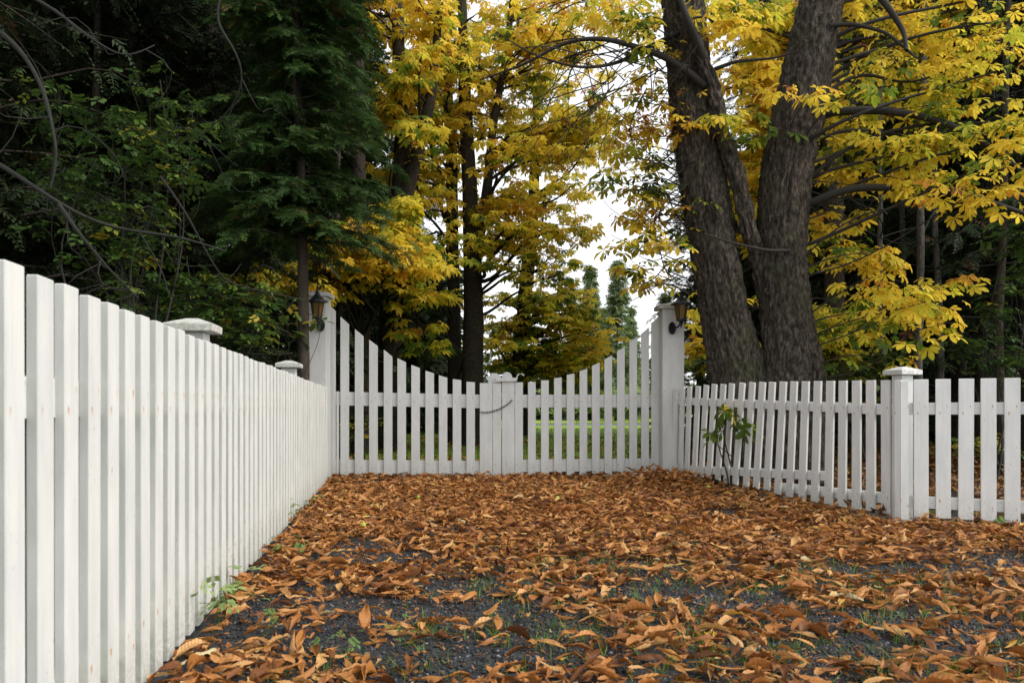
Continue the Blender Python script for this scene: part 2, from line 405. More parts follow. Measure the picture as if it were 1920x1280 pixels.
# ------------------------------------------------------------------ chestnut-like tree
def leaves_at(sites, rng, per, size, tintf, pet=.13, droop=(.1, .8)):
    """whorls of palmate leaves"""
    n = rng.integers(per[0], per[1]+1, len(sites)); S = np.repeat(sites, n, axis=0); m = len(S)
    k = np.concatenate([np.arange(x) for x in n]); nn = np.repeat(n, n)
    ph = np.repeat(rng.uniform(0, 6.28, len(sites)), n)+k*2*np.pi/nn+rng.normal(0, .25, m)
    o = np.stack([np.cos(ph), np.sin(ph), np.zeros(m)], 1)
    dr = rng.uniform(droop[0], droop[1], m)
    axis = o*np.cos(dr)[:, None]-np.array([0, 0, 1])*np.sin(dr)[:, None]
    up = np.array([0, 0, 1])+rng.normal(0, .25, (m, 3))
    sz = size*rng.uniform(.45, 1.2, m)
    P = S+o*(pet*rng.uniform(.6, 1.4, m))[:, None]+np.array([0, 0, 1])*rng.uniform(-.03, .09, m)[:, None]
    t = np.repeat(tintf, n)+rng.normal(0, .11, m)+np.where(rng.random(m) < .16, rng.uniform(-.32, .38, m), 0)
    return P, frames(axis, up), sz, t

def cluster_sites(tb, limbP, C, rad, n, rng, tw=(.15, .5), r0=.02, flat=.35, sides=3, tubes=True, per_sub=7):
    per_sub = min(per_sub, n); nsub = max(1, n//per_sub); sites = []
    for k in range(nsub):
        u = rng.normal(0, 1, 3); u /= np.linalg.norm(u); E = C+u*np.array(rad)*rng.uniform(.45, 1.0)
        S = limbP[int(rng.uniform(.55, 1)*(len(limbP)-1))]
        pth = bez(S, E, rng, 8, .09, rng.uniform(-.1, .08))
        L = np.linalg.norm(E-S)
        if tubes: tb.add(pth, np.linspace(r0, r0*.3, 8), 4 if r0 > .012 else 3)
        for j in range(per_sub):
            t = rng.uniform(.35, 1.0) if j else 1.0
            b = pth[int(t*7)]; off = rng.normal(0, 1, 3); off /= np.linalg.norm(off); off[2] *= flat
            q = b+off*rng.uniform(*tw) if j else b
            if tubes and j: tb.add(bez(b, q, rng, 4, .12), [r0*.32, r0*.28, r0*.22, r0*.16], 3)
            sites.append(q)
    return np.array(sites)

def chestnut(name, label, cat, trunks, clusters, seed, hi=False, size=.2, per=(4, 6), bark=None, leaf=None, tw=(.15, .5), group=None,
             limb_r=.05, sides=20, temps=None, base=None, twigmat=None, barkamt=.02, step=.12, fs=6., flare=.25, crown=True, extra=None):
    rng = np.random.default_rng(seed); bark = bark or M_darkbark; leaf = leaf or M_chest
    b0 = np.array(trunks[0][0][0], float) if base is None else np.array(base)
    root = empty(name, (b0[0], b0[1], 0)); tag(root, label, cat, group)
    ofs = np.array([b0[0], b0[1], 0])
    lines = []
    for P, r in trunks:
        P = np.array(P, float)
        o, Q, rr = trunk_mesh('trunk', P-ofs, r, bark, root, sides, step, barkamt, fs, seed, flare)
        lines.append((Q, rr))
    tb = Tubes(); PP = []; MM = []; SS = []; TT = []
    for c in clusters:
        C = np.array(c[0], float)-ofs; rad = c[1]; n = c[2]; tm = c[3]; ti = c[4] if len(c) > 4 else None
        best = None
        for li, (Q, rr) in enumerate(lines):
            if ti is not None and li != ti: continue
            target = C[2]-.35*np.linalg.norm(C[:2]-Q[:, :2].mean(0))
            dd = np.abs(Q[:, 2]-max(target, 1.2))+.1*np.linalg.norm(Q[:, :2]-C[:2], axis=1); k = int(np.argmin(dd))
            if best is None or dd[k] < best[0]: best = (dd[k], Q[k], rr[k])
        A = best[1]; lr = min(limb_r, best[2]*.5)*min(1, (n/21)**.9)
        pth = bez(A, C, rng, 14, .07, .06)
        tb.add(pth, np.linspace(lr, lr*.35, 14), 7)
        st = cluster_sites(tb, pth, C, rad, n, rng, tw, lr*.32)
        tf = np.clip(rng.normal(tm, .07, len(st)), 0, 1)
        P, Mx, sz, t = leaves_at(st, rng, per, size, tf)
        PP.append(P); MM.append(Mx); SS.append(sz); TT.append(t)
    for e in (extra or []):
        tb.add(np.array(e[0], float)-ofs, e[1], 8)
    tb.build('branches', twigmat or M_twig, root)
    if crown:
        me = scatter_mesh('crown', temps or (PAL_HI if hi else PAL_LO), np.concatenate(PP), np.concatenate(MM), np.concatenate(SS), np.clip(np.concatenate(TT), 0, 1), rng)
        link('crown', me, leaf, root)
    return root

# ------------------------------------------------------------------ conifer
def conifer(name, label, cat, loc, H, Rb, seed, temps=FR_MID, leaf=None, bark=None, tr=.14, z0=.6, nb=140, fr=.32, shape=1.0, nf=24, up=.15, droop=.25, group=None, top=None, lean=0):
    rng = np.random.default_rng(seed); leaf = leaf or M_hemlock; bark = bark or M_darkbark
    root = empty(name, loc); tag(root, label, cat, group)
    zs = np.linspace(0, H, 12); P = np.stack([np.sin(zs*.5+seed)*.06+lean*zs, np.cos(zs*.4+seed)*.06, zs-.05], 1)
    trunk_mesh('trunk', P, np.linspace(tr, tr*.15, 12), bark, root, 12, .25, .012, 8, seed, .2)
    tb = Tubes(); PP = []; AX = []; UP = []; SZ = []
    zz = z0+(H-z0)*rng.uniform(0, 1, nb)**.9
    for z in zz:
        u = (z-z0)/(H-z0); L = Rb*((1-u)**shape*.92+.06)*rng.uniform(.7, 1.08); a = rng.uniform(0, 6.283)
        c = np.array([np.interp(z, P[:, 2], P[:, 0]), np.interp(z, P[:, 2], P[:, 1]), z])
        d = np.array([math.cos(a), math.sin(a), 0]); E = c+d*L+np.array([0, 0, L*(up-droop)])
        p = bez(c, E, rng, 8, .05, .10)
        tb.add(p, np.linspace(.010+.006*L, .003, 8), 4)
        m = max(4, int(nf*L/Rb)+3)
        t = rng.uniform(.04, 1, m)**.9; idx = t*7; i0 = np.minimum(idx.astype(int), 6); f = (idx-i0)[:, None]
        q = p[i0]*(1-f)+p[i0+1]*f
        side = np.cross([0, 0, 1], d); sg = rng.choice([-1, 1], m)[:, None]
        ax = d*rng.uniform(.35, 1.0, m)[:, None]+side*sg*rng.uniform(.2, 1.0, m)[:, None]+np.array([0, 0, 1])*rng.uniform(-.55, .1, m)[:, None]
        PP.append(q); AX.append(ax); UP.append(np.array([0, 0, 1])+rng.normal(0, .35, (m, 3))); SZ.append(fr*rng.uniform(.6, 1.25, m)*(1-.35*t))
    tb.build('branches', bark, root)
    PP = np.concatenate(PP); t = np.clip(rng.beta(2, 2.2, len(PP))*.9, 0, .97); t[rng.random(len(PP)) < .02] = 1
    me = scatter_mesh('crown', temps, PP, frames(np.concatenate(AX), np.concatenate(UP)), np.concatenate(SZ), t, rng)
    link('crown', me, leaf, root)
    return root
def copy_tree(o, loc, rz, sc, label, parent=None):
    c = o.copy(); COL.objects.link(c)
    c.location = loc; c.rotation_euler = (0, 0, rz); c.scale = (sc, sc, sc) if not isinstance(sc, tuple) else sc; c['label'] = label
    for ch in [x for x in bpy.data.objects if x.parent == o]:
        d = ch.copy(); COL.objects.link(d); d.parent = c
    return c

exec_parts = []
# ================================================================== SETTING
def groundmat():
    m, nt = mat('forest_floor'); L = nt.links; p = N(nt, 'ShaderNodeBsdfPrincipled'); tc = N(nt, 'ShaderNodeTexCoord'); V = tc.outputs['Object']
    a = noisetex(nt, V, 9, 6, .7); b = noisetex(nt, V, .5, 4); c3 = noisetex(nt, V, 60, 3)
    c = ramp(nt, [(.35, (.02, .015, .01)), (.5, (.06, .035, .015)), (.62, (.15, .07, .02)), (.75, (.05, .06, .02))], a).outputs[0]
    c = mix(nt, ramp(nt, [(.45, (0, 0, 0)), (.6, (1, 1, 1))], b).outputs[0], c, mix(nt, c3, (.03, .04, .012), (.05, .07, .02)))
    L.new(c, p.inputs['Base Color']); p.inputs['Roughness'].default_value = .95
    L.new(bump(nt, mth(nt, 'ADD', a, c3), 1, .03), p.inputs['Normal']); out(nt, p.outputs[0]); return m
def gravelmat(name, dark=1.0, sc=70):
    m, nt = mat(name); L = nt.links; p = N(nt, 'ShaderNodeBsdfPrincipled'); tc = N(nt, 'ShaderNodeTexCoord'); V = tc.outputs['Object']
    vo = N(nt, 'ShaderNodeTexVoronoi'); vo.inputs['Scale'].default_value = sc; L.new(V, vo.inputs['Vector'])
    sp = N(nt, 'ShaderNodeSeparateXYZ'); L.new(vo.outputs['Color'], sp.inputs[0])
    c = ramp(nt, [(0, (.018*dark, .020*dark, .024*dark)), (.6, (.045*dark, .05*dark, .058*dark)), (1, (.11*dark, .12*dark, .13*dark))], sp.outputs[0]).outputs[0]
    L.new(c, p.inputs['Base Color']); p.inputs['Roughness'].default_value = .65
    L.new(bump(nt, mth(nt, 'SUBTRACT', 1.0, vo.outputs['Distance']), 1, .012), p.inputs['Normal']); out(nt, p.outputs[0]); return m
def lawnmat():
    m, nt = mat('lawn_green'); L = nt.links; p = N(nt, 'ShaderNodeBsdfPrincipled'); tc = N(nt, 'ShaderNodeTexCoord'); V = tc.outputs['Object']
    a = noisetex(nt, V, 2.5, 6, .7); b = noisetex(nt, V, 30, 3)
    c = mix(nt, a, (.16, .27, .02), (.34, .50, .035)); c = mix(nt, ramp(nt, [(.58, (0, 0, 0)), (.68, (1, 1, 1))], b).outputs[0], c, (.28, .16, .02))
    L.new(c, p.inputs['Base Color']); p.inputs['Roughness'].default_value = .9; L.new(bump(nt, b, 1, .03), p.inputs['Normal']); out(nt, p.outputs[0]); return m

def gz(x, y):
    return .012*mnoise.noise((x*1.3, y*1.3, 0))+.006*mnoise.noise((x*5, y*5, 3))
def sheet(name, poly, z, m):
    me = bpy.data.meshes.new(name); me.from_pydata([(x, y, z) for x, y in poly], [], [tuple(range(len(poly)))])
    o = link(name, me, m); tag(o, kind='structure'); return o
sheet('ground', [(-300, -60), (300, -60), (300, 500), (-300, 500)], -.03, groundmat())
# driveway: uneven grid between the fences
xs = np.linspace(-3, 14, 120); ys = np.linspace(-3, 10.9, 120)
V = [(x, y, gz(x, y)) for y in ys for x in xs]
q = [(j*120+i, j*120+i+1, (j+1)*120+i+1, (j+1)*120+i) for j in range(119) for i in range(119)]
me = bpy.data.meshes.new('driveway'); me.from_pydata(V, [], q)
for p_ in me.polygons: p_.use_smooth = True
drive = link('driveway', me, gravelmat('dark_gravel', .45)); tag(drive, kind='structure')
sheet('lawn', [(-2.5, 13.5), (3.2, 11.5), (7, 14), (24, 34), (60, 60), (60, 90), (-14, 90), (-9, 40), (-4.5, 22)], -.02, lawnmat())
sheet('path', [(-30, 41), (60, 38.5), (60, 42), (-30, 46)], -.01, gravelmat('pale_gravel', 2.6, 12))

# ================================================================== FENCES
rf = random.Random(5)
def picket(parent, x, y, z0, z1, w, t, rz, m, lean=0.0, ztl=None, ztr=None, nh=.92, nl=.2, tilt=0.0, poly=None, name='picket', bev=.0025):
    """x,y: foot centre (parent space). faces -y locally"""
    P = Poly(); ztl = z1 if ztl is None else ztl; ztr = z1 if ztr is None else ztr
    if poly is None: poly = [(-w/2, z0), (w/2, z0), (w/2, ztr), (-w/2, ztl)]
    # subdivide the height so a board can bow a little
    P.prism(poly, 0, t)
    o = P.build(name, m, parent, bevel=bev)
    bow = rf.uniform(-.004, .004); 
    o.location = (x, y, 0); o.rotation_euler = (tilt, lean, rz)
    o['nail_high'] = nh; o['nail_low'] = nl
    return o
def rail(parent, A, B, h, t, m, name='rail'):
    """board from A to B (centre line, 3d)"""
    A = Vector(A); B = Vector(B); d = B-A; L = d.length
    P = Poly(); P.box(-h/2, h/2, -t/2, t/2, -L/2, L/2); o = P.build(name, RAILM[m.name], parent, bevel=.002)
    zc = d.normalized(); yc = Vector((0, 0, 1)).cross(zc).normalized(); xc = yc.cross(zc)
    o.matrix_basis = Matrix.Translation((A+B)/2) @ Matrix((xc, yc, zc)).transposed().to_4x4(); return o
def cap(parent, x, y, z, s, m, rz=0, h=.035, pyr=.028):
    P = Poly(); P.box(-s, s, -s, s, 0, h); o0 = P
    P.frustum((0, 0), h+.0005, h+pyr, s*.98, s*.25)
    o = P.build('cap', m, parent, bevel=.003); o.location = (x, y, z); o.rotation_euler = (0, 0, rz); return o
def post(parent, x, y, z1, s, m, rz=0, capz=True, caps=.13, z0=-.15, name='post', sy=None):
    P = Poly(); sy = s if sy is None else sy; P.box(-s, s, -sy, sy, z0, z1); o = P.build(name, m, parent, bevel=.004)
    o.location = (x, y, 0); o.rotation_euler = (0, 0, rz)
    if capz: cap(o, 0, 0, z1+.001, caps, m)
    return o

# ---- long fence on the left
XV = 740.0; X0 = -.79; TA = (XV-HX)/F
al = math.atan2(1, TA)                      # direction angle of the fence in plan
fence = empty('picket_fence', (X0, 0, 0)); tag(fence, 'long white picket fence running from the foreground along the left side to the gate', 'fence')
ca, sa = math.cos(al), math.sin(al)
def LF(s, off=0):                            # s metres along; off towards the woods
    return (ca*s-sa*off, sa*s+ca*off)
tops_x = [0, 68, 119, 163, 201, 236, 264, 292, 313, 333, 354, 387, 452, 520, 583, 620]
tops_y = [483, 510.7, 530.7, 549, 564, 577, 590, 601.7, 610, 617, 625, 639, 664, 690, 715, 727]
pitch = .1515; s0 = 1.755/sa-.028
k = -9
while True:
    s = s0+k*pitch; x, y = LF(s)
    if y > 9.72: break
    px = HX+F*(x+X0)/y if y > .2 else -500
    ty = np.interp(px, tops_x, tops_y)
    zt = CAMH+(HY-ty)/F*y if px > 20 else 1.185
    zt += rf.uniform(-.004, .004)
    # local -y must face the drive (+X): board direction is the fence direction
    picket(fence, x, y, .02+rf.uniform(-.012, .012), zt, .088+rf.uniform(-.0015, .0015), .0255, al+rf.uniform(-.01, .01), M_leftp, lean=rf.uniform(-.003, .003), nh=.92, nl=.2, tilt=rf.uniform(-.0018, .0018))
    k += 1
for z in (.92, .2):
    for a, b in ((.25, 3.85), (3.86, 7.35), (7.36, 9.7)):
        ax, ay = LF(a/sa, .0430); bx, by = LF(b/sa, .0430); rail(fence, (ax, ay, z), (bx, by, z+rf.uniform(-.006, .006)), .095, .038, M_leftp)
for yy in (.3, 3.78, 7.2):
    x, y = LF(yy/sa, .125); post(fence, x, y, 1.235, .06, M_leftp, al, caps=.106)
# ---- gate posts
YG = 10.35; SC = F/YG
def gx(px, Y=YG): return (px-HX)/F*Y
def gzv(py, Y=YG): return CAMH+(HY-py)/F*Y
gp = empty('gate_post', (gx(1259.5, 10.2), 10.2, 0)); tag(gp, 'tall white gate post with a lantern, between the open-curved gate and the leaning fence', 'post')
gp['label'] = 'tall white gate post right of the gate, beside the big tree'
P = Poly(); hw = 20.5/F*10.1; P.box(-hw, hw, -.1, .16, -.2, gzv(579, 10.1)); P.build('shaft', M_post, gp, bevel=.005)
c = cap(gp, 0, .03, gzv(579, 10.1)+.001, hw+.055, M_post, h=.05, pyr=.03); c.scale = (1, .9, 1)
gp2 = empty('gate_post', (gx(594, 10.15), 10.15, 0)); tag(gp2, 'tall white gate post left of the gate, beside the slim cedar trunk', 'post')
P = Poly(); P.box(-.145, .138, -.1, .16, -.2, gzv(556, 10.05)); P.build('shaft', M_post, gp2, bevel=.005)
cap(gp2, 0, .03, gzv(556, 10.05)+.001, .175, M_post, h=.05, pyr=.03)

# ---- gate leaves
def gate_board(parent, bx, x0, x1, yl, yr, yb, yoff=0.0, t=.022, name='picket', curve=None):
    xa, xb = gx(x0), gx(x1); c = (xa+xb)/2; w = xb-xa
    poly = [(-w/2, gzv(yb)), (w/2, gzv(yb)), (w/2, gzv(yr))]
    if curve:
        for u in (.75, .5, .25): poly.append((-w/2+w*u, gzv(yl+(yr-yl)*u)-curve*math.sin(u*math.pi)))
    poly.append((-w/2, gzv(yl)))
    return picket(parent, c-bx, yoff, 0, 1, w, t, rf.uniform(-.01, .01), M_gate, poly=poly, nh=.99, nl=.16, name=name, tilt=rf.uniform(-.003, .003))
gl = empty('gate', (gx(612), YG, 0)); tag(gl, 'left leaf of the white double gate, picket tops sweeping up to the left post', 'gate', 'two leaves of the double gate')
bx = gx(612)
gate_board(gl, bx, 612.5, 629, 567, 583, 897, name='stile')
gate_board(gl, bx, 630.2, 635.2, 733.5, 733.5, 897, .012, .012, name='stile')
gl_x = [638, 665.2, 692, 719.5, 745, 771, 797.5, 822.6, 848.8, 874.5]
gl_a = [593.5, 616.9, 636.8, 655.4, 671.2, 683.6, 694.6, 703.2, 710.4, 715.2]
gl_b = [607.6, 630, 648.5, 668.4, 678.8, 689.8, 699.7, 708, 712.4, 716.6]
for k in range(10): gate_board(gl, bx, gl_x[k], gl_x[k]+16, gl_a[k], gl_b[k], 896+k*.35+rf.uniform(-.6, .6))
gate_board(gl, bx, 899.6, 923.4, 718, 718, 900.5, name='stile'); gate_board(gl, bx, 923.9, 939.9, 718.5, 718.5, 900, .003, name='stile')
rail(gl, (gx(628)-bx, .042, gzv(746.7)), (gx(938)-bx, .042, gzv(753)), 25.5/SC, .036, M_gate); rail(gl, (gx(628)-bx, .042, gzv(874)), (gx(938)-bx, .042, gzv(877)), 25.5/SC, .036, M_gate)
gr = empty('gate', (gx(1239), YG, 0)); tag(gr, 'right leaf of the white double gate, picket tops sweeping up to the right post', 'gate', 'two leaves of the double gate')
bx = gx(1239)
gate_board(gr, bx, 941.2, 965, 713.5, 713.5, 896.5, name='stile'); gate_board(gr, bx, 965.5, 980.6, 716.5, 716.5, 896, .003, name='stile')
gr_x = [990, 1014.4, 1038.8, 1062.5, 1086.6, 1110, 1133.3, 1157, 1180, 1202.4]
gr_a = [716.5, 713, 709, 702.7, 695.9, 685.6, 673.5, 658.8, 640.2, 625.4]
gr_b = [716, 712.4, 707, 700, 690.7, 679.4, 665.6, 649.8, 632.3, 613.4]
for k in range(10): gate_board(gr, bx, gr_x[k], gr_x[k]+14.6, gr_a[k], gr_b[k], 895.2-k*.38+rf.uniform(-.6, .6))
gate_board(gr, bx, 1221.3, 1238.6, 605, 588, 891.8, name='stile', curve=.012)
rail(gr, (gx(943)-bx, .042, gzv(752)), (gx(1237)-bx, .042, gzv(751)), 24.5/SC, .036, M_gate); rail(gr, (gx(943)-bx, .042, gzv(873.5)), (gx(1237)-bx, .042, gzv(871)), 23.5/SC, .036, M_gate)
# rounded heads, latch board and hook
def arch(parent, cx, x0, x1, yt, yb, yo):
    xa, xb = gx(x0)-cx, gx(x1)-cx; z0, z1 = gzv(yb), gzv(yt); c = (xa+xb)/2; r = (xb-xa)/2
    P = Poly(); P.prism([(xa, z0), (xb, z0)]+[(c+r*math.cos(a), z0+(z1-z0)*(.35+.65*math.sin(a))) for a in np.linspace(0.1, math.pi-.1, 9)], yo, yo+.03)
    return P.build('rounded_top', M_gate, parent, bevel=.003)
arch(gl, gx(612), 915, 939.5, 699, 718, .03); arch(gr, gx(1239), 940.5, 961, 697, 716, .031)
P = Poly(); P.box(gx(929)-bx, gx(969)-bx, -.035, -.006, gzv(715), gzv(708)); P.build('latch_board', M_gate, gr, bevel=.003)
tb = Tubes(); hk = [(969, 711), (970, 704), (973, 701), (978, 700.5), (982.5, 704)]
tb.add([(gx(a)-bx, -.02, gzv(b)) for a, b in hk], .009, 8); tb.build('hook', M_gate, gr)
# chain
ch = empty('chain', (gx(930), YG-.04, gzv(765))); tag(ch, 'black iron chain sagging across the centre boards of the gate', 'chain')
cp = [(900.5, 771.5), (908, 773), (920, 771.8), (934, 767.5), (946, 761.5), (954, 756), (959.5, 750)]
cs = np.array([(gx(a), YG-.02, gzv(b)) for a, b in cp]); cs -= np.array([gx(930), YG-.04, gzv(765)])
d = np.concatenate([[0], np.cumsum(np.linalg.norm(np.diff(cs, axis=0), axis=1))]); nlk = 19
for i in range(nlk):
    s = d[-1]*(i+.5)/nlk; c = np.array([np.interp(s, d, cs[:, k]) for k in range(3)]); c2 = np.array([np.interp(s+.004, d, cs[:, k]) for k in range(3)])
    dr = norm(c2-c); nrm = np.array([0, -1., 0]) if i % 2 else np.cross(dr, [0, 1., 0]); w = np.cross(nrm, dr)
    pts = [c+dr*(.017*math.cos(a))+w*(.008*math.sin(a)) for a in np.linspace(0, 2*math.pi, 11)]
    tb = Tubes(); tb.add(pts, .003, 6); tb.build('chain_link', M_chain, ch)
P = Poly(); P.lathe([(.008, 0), (.008, .01)], sides=10); o = P.build('eye_bolt', M_iron, ch); o.location = cs[-1]+np.array([0, .0, .0]); o.rotation_euler = (R(90), 0, 0)

# ---- leaning fence between gate and corner
A = np.array([2.95, 6.30]); B = np.array([1.97, 10.05]); dAB = (A-B)/np.linalg.norm(A-B)
df = empty('picket_fence', (A[0], A[1], 0)); tag(df, 'short white picket fence sagging and leaning between the right gate post and the corner', 'fence')
ang = math.atan2(dAB[1], dAB[0])            # from gate towards the corner: local -y faces the drive
def on_line(px):
    k = (px-HX)/F; t = (A[0]-k*A[1])/(k*(B[1]-A[1])-(B[0]-A[0])); return A+(B-A)*t
tl = [1246, 1258, 1271, 1284, 1299.7, 1315, 1330, 1346.7, 1363, 1383, 1401.6, 1420, 1438.7, 1459, 1479.7, 1501, 1524, 1547.6, 1571, 1596.5, 1623, 1651]
ty = [729, 728, 727, 725, 723.4, 721.6, 720, 720, 718.6, 717.5, 716.5, 716.2, 715.8, 715, 714.7, 714.5, 714, 713.6, 713.3, 713, 712.6, 712.3]
bl = [1243, 1254, 1266, 1278, 1292, 1305, 1320, 1336, 1352, 1369, 1389, 1408, 1428, 1448.5, 1470.5, 1494, 1518, 1543.7, 1569, 1596, 1623, 1652]
by = [901, 900, 897, 894, 893, 893, 895, 899, 905, 908, 910, 915, 918, 926, 931, 936, 940.6, 944.5, 949.4, 953.7, 957.6, 962.5]
for k in range(22):
    w_px = 10+5.5*k/22
    pt = on_line(tl[k]+8); pb = on_line(bl[k]+8)
    zt = CAMH+(HY-ty[k])/F*pt[1]; zb = CAMH+(HY-by[k])/F*pb[1]
    sft = float(np.dot(pt-pb, dAB))
    ln = math.atan2(sft, zt-zb)
    c = (pb-A)
    # foot at zb; local z starts there
    o = picket(df, c[0], c[1], 0, (zt-zb)/math.cos(ln), .1, .021, ang+rf.uniform(-.02, .02), M_paint, nh=.87-zb, nl=.15, tilt=rf.uniform(-.008, .004))
    o.location.z = zb; o.rotation_mode = 'XYZ'
    from mathutils import Matrix
    o.matrix_basis = Matrix.Translation((c[0], c[1], zb)) @ Matrix.Rotation(ang+rf.uniform(-.02, .02), 4, 'Z') @ Matrix.Rotation(ln, 4, 'Y')
nrm = np.array([-dAB[1], dAB[0]])*.042      # away from the drive
if nrm[0] < 0: nrm = -nrm
def dfp(px, py):
    p = on_line(px); return (p[0]-A[0]+nrm[0], p[1]-A[1]+nrm[1], CAMH+(HY-py)/F*p[1])
rail(df, dfp(1262, 751), dfp(1545, 763), .085, .034, M_paint); rail(df, dfp(1546.5, 763), dfp(1668, 768), .085, .034, M_paint)
rail(df, dfp(1262, 878), dfp(1541, 892), .085, .034, M_paint)
a_ = dfp(1440, 912); b_ = dfp(1668, 935); rail(df, (a_[0]+.04, a_[1], a_[2]), (b_[0]+.003, b_[1], b_[2]), .085, .032, M_paint)

# ---- front fence on the right, with the corner post
FA = np.array([2.985, 6.25]); fd = norm(np.array([.52, -.20])); fang = math.atan2(fd[1], fd[0])
ff = empty('picket_fence', (FA[0], FA[1], 0)); tag(ff, 'upright white picket fence right of the corner post, running out of the photo', 'fence')
def on_ff(px):
    k = (px-HX)/F; t = (FA[0]-k*FA[1])/(k*fd[1]-fd[0]); return FA+fd*t
pp = [1727.5, 1769, 1811, 1854, 1898.5, 1944, 1991, 2040]
for k, px in enumerate(pp):
    p = on_ff(px); c = p-FA; zt = CAMH+(HY-(711-.65*min(k, 5)))/F*p[1]; zb = CAMH+(HY-(969+2.6*k))/F*p[1]
    picket(ff, c[0], c[1], zb, zt, .101, .022, fang+rf.uniform(-.01, .01), M_paint, nh=.88, nl=.18, lean=rf.uniform(-.006, .006))
fn = np.array([-fd[1], fd[0]])*.044
def ffp(px, py):
    p = on_ff(px); return (p[0]-FA[0]+fn[0], p[1]-FA[1]+fn[1], CAMH+(HY-py)/F*p[1])
rail(ff, ffp(1702, 766), ffp(2060, 764.5), .09, .036, M_paint); rail(ff, ffp(1702, 940.5), ffp(2060, 958), .09, .036, M_paint)
cpx = at(1692, 762, 6.36); cr = post(ff, cpx[0]-FA[0], cpx[1]-FA[1], CAMH+(HY-703)/F*6.36, .054, M_paint, R(18), caps=.100, z0=-.1)
p1 = at(1683, 762, 6.24); p2 = at(1695, 762, 6.19)
picket(ff, p1[0]-FA[0], p1[1]-FA[1], .05, 1.10, .055, .022, ang+.25, M_paint, nh=.88, nl=.18, name='corner_board')
picket(ff, p2[0]-FA[0]+.01, p2[1]-FA[1]+.012, .05, 1.095, .056, .022, fang+.1, M_paint, nh=.88, nl=.18, name='corner_board')

# ---- lanterns
def amber():
    m, nt = mat('amber_glass'); p = N(nt, 'ShaderNodeBsdfPrincipled'); tc = N(nt, 'ShaderNodeTexCoord')
    c = mix(nt, noisetex(nt, tc.outputs['Object'], 30), (.10, .06, .01), (.24, .14, .03))
    nt.links.new(c, p.inputs['Base Color']); p.inputs['Roughness'].default_value = .25; p.inputs['Transmission Weight'].default_value = .35; out(nt, p.outputs[0]); return m
M_amber = amber()
def lantern(loc, label, post_dir, s=1.0):
    t = empty('lantern', loc); tag(t, label, 'lantern', 'lanterns on the gate posts')
    sd = 6
    P = Poly(); P.lathe([(.004, .60), (.007, .56), (.004, .53), (.014, .51), (.014, .495), (.006, .48)], sides=10); P.build('finial', M_iron, t, smooth=True)
    P = Poly(); P.lathe([(.012, .485), (.018, .455), (.035, .41), (.065, .37), (.105, .335), (.142, .318), (.146, .300), (.12, .298), (.10, .302)], sides=sd*2); P.build('roof', M_iron, t)
    g = Poly(); g.lathe([(.088, .296), (.088, .29), (.056, .10), (.056, .095)], sides=sd); g.build('glass_pane', M_amber, t)
    for k in range(sd):
        a = 2*math.pi*k/sd; tb = Tubes(); tb.add([(.092*math.cos(a), .092*math.sin(a), .299), (.060*math.cos(a), .060*math.sin(a), .092)], .0065, 5); tb.build('frame_bar', M_iron, t)
    P = Poly(); P.lathe([(.064, .104), (.070, .095), (.070, .082), (.04, .07), (.022, .05), (.03, .035), (.012, .02), (.012, .0), (.004, -.02)], sides=12); P.build('base', M_iron, t, smooth=False)
    tb = Tubes(); dx, dy = post_dir
    tb.add([(0, 0, .045), (dx*.35, dy*.35, .0), (dx*.7, dy*.7, .0), (dx, dy, .05)], [.012, .013, .014, .02], 8)
    tb.add([(dx*.55, dy*.55, .0), (dx*.8, dy*.8, -.03), (dx, dy, -.05)], [.008, .010, .014], 8)
    o = tb.build('bracket', M_iron, t)
    P = Poly(); P.lathe([(.06, 0), (.055, .012), (.03, .018)], sides=12); o = P.build('wall_plate', M_iron, t); o.location = (dx*1.0, dy*1.0, .0)
    o.rotation_euler = (math.pi/2, 0, math.atan2(-dx, dy)+math.pi) ; o.scale = (1, 1.5, 1)
    t.scale = (s, s, s); return t
l1 = at(1277, 612, 9.85); lantern((l1[0], l1[1], l1[2]), 'black iron lantern with amber glass on the right gate post', (-.075, .245), .86)
l2 = at(595, 607, 9.85); lantern((l2[0], l2[1], l2[2]), 'black iron lantern with amber glass on the left gate post, partly behind green leaves', (0, .20), .86)

# ================================================================== GROUND COVER
rg = np.random.default_rng(11)
BARE = [(720, 1150, .30, .22), (800, 1235, .34, .2), (690, 1050, .5, .22), (760, 1048, .4, .2), (880, 1110, .4, .22), (980, 1190, .35, .2), (1250, 1120, .42, .22), (1380, 1135, .3, .15),
        (1700, 1165, .4, .22), (1830, 1190, .3, .2), (1620, 1075, .4, .2), (1760, 1045, .4, .2), (500, 1150, .18, .35), (470, 1190, .15, .25), (900, 1150, .3, .2), (1010, 1230, .25, .15),
        (1560, 1225, .3, .15), (1180, 903, 1.0, .18), (700, 904, .9, .18), (1430, 965, .4, .2), (1330, 930, .4, .2), (640, 1025, .3, .15), (1130, 1060, .3, .15), (620, 1215, .15, .12),
        (1890, 1060, .3, .2), (1560, 990, .4, .15), (870, 1000, .3, .12)]
BR = np.array([[(px-HX)/F*ground_y(py), ground_y(py), a, b] for px, py, a, b in BARE])
def cover(x, y):
    d = np.min(np.hypot((x[:, None]-BR[None, :, 0])/BR[None, :, 2], (y[:, None]-BR[None, :, 1])/BR[None, :, 3]), axis=1)
    n = np.array([mnoise.noise((a*2.1, b*2.1, 7))+.5*mnoise.noise((a*5, b*5, 2)) for a, b in zip(x, y)])
    c = np.clip((d-.62+n*1.0)*1.4, 0.06, 1)
    c *= np.clip(1.12+n*1.1+(y-3.2)*.22, .3, 1)
    c = np.maximum(c, np.clip(1.1-(x-(X0+TA*y))*2.2, 0, .85)*np.where(np.hypot((x+1.25)/.22, (y-3.4)/.5) < 1, .35, 1))
    return c
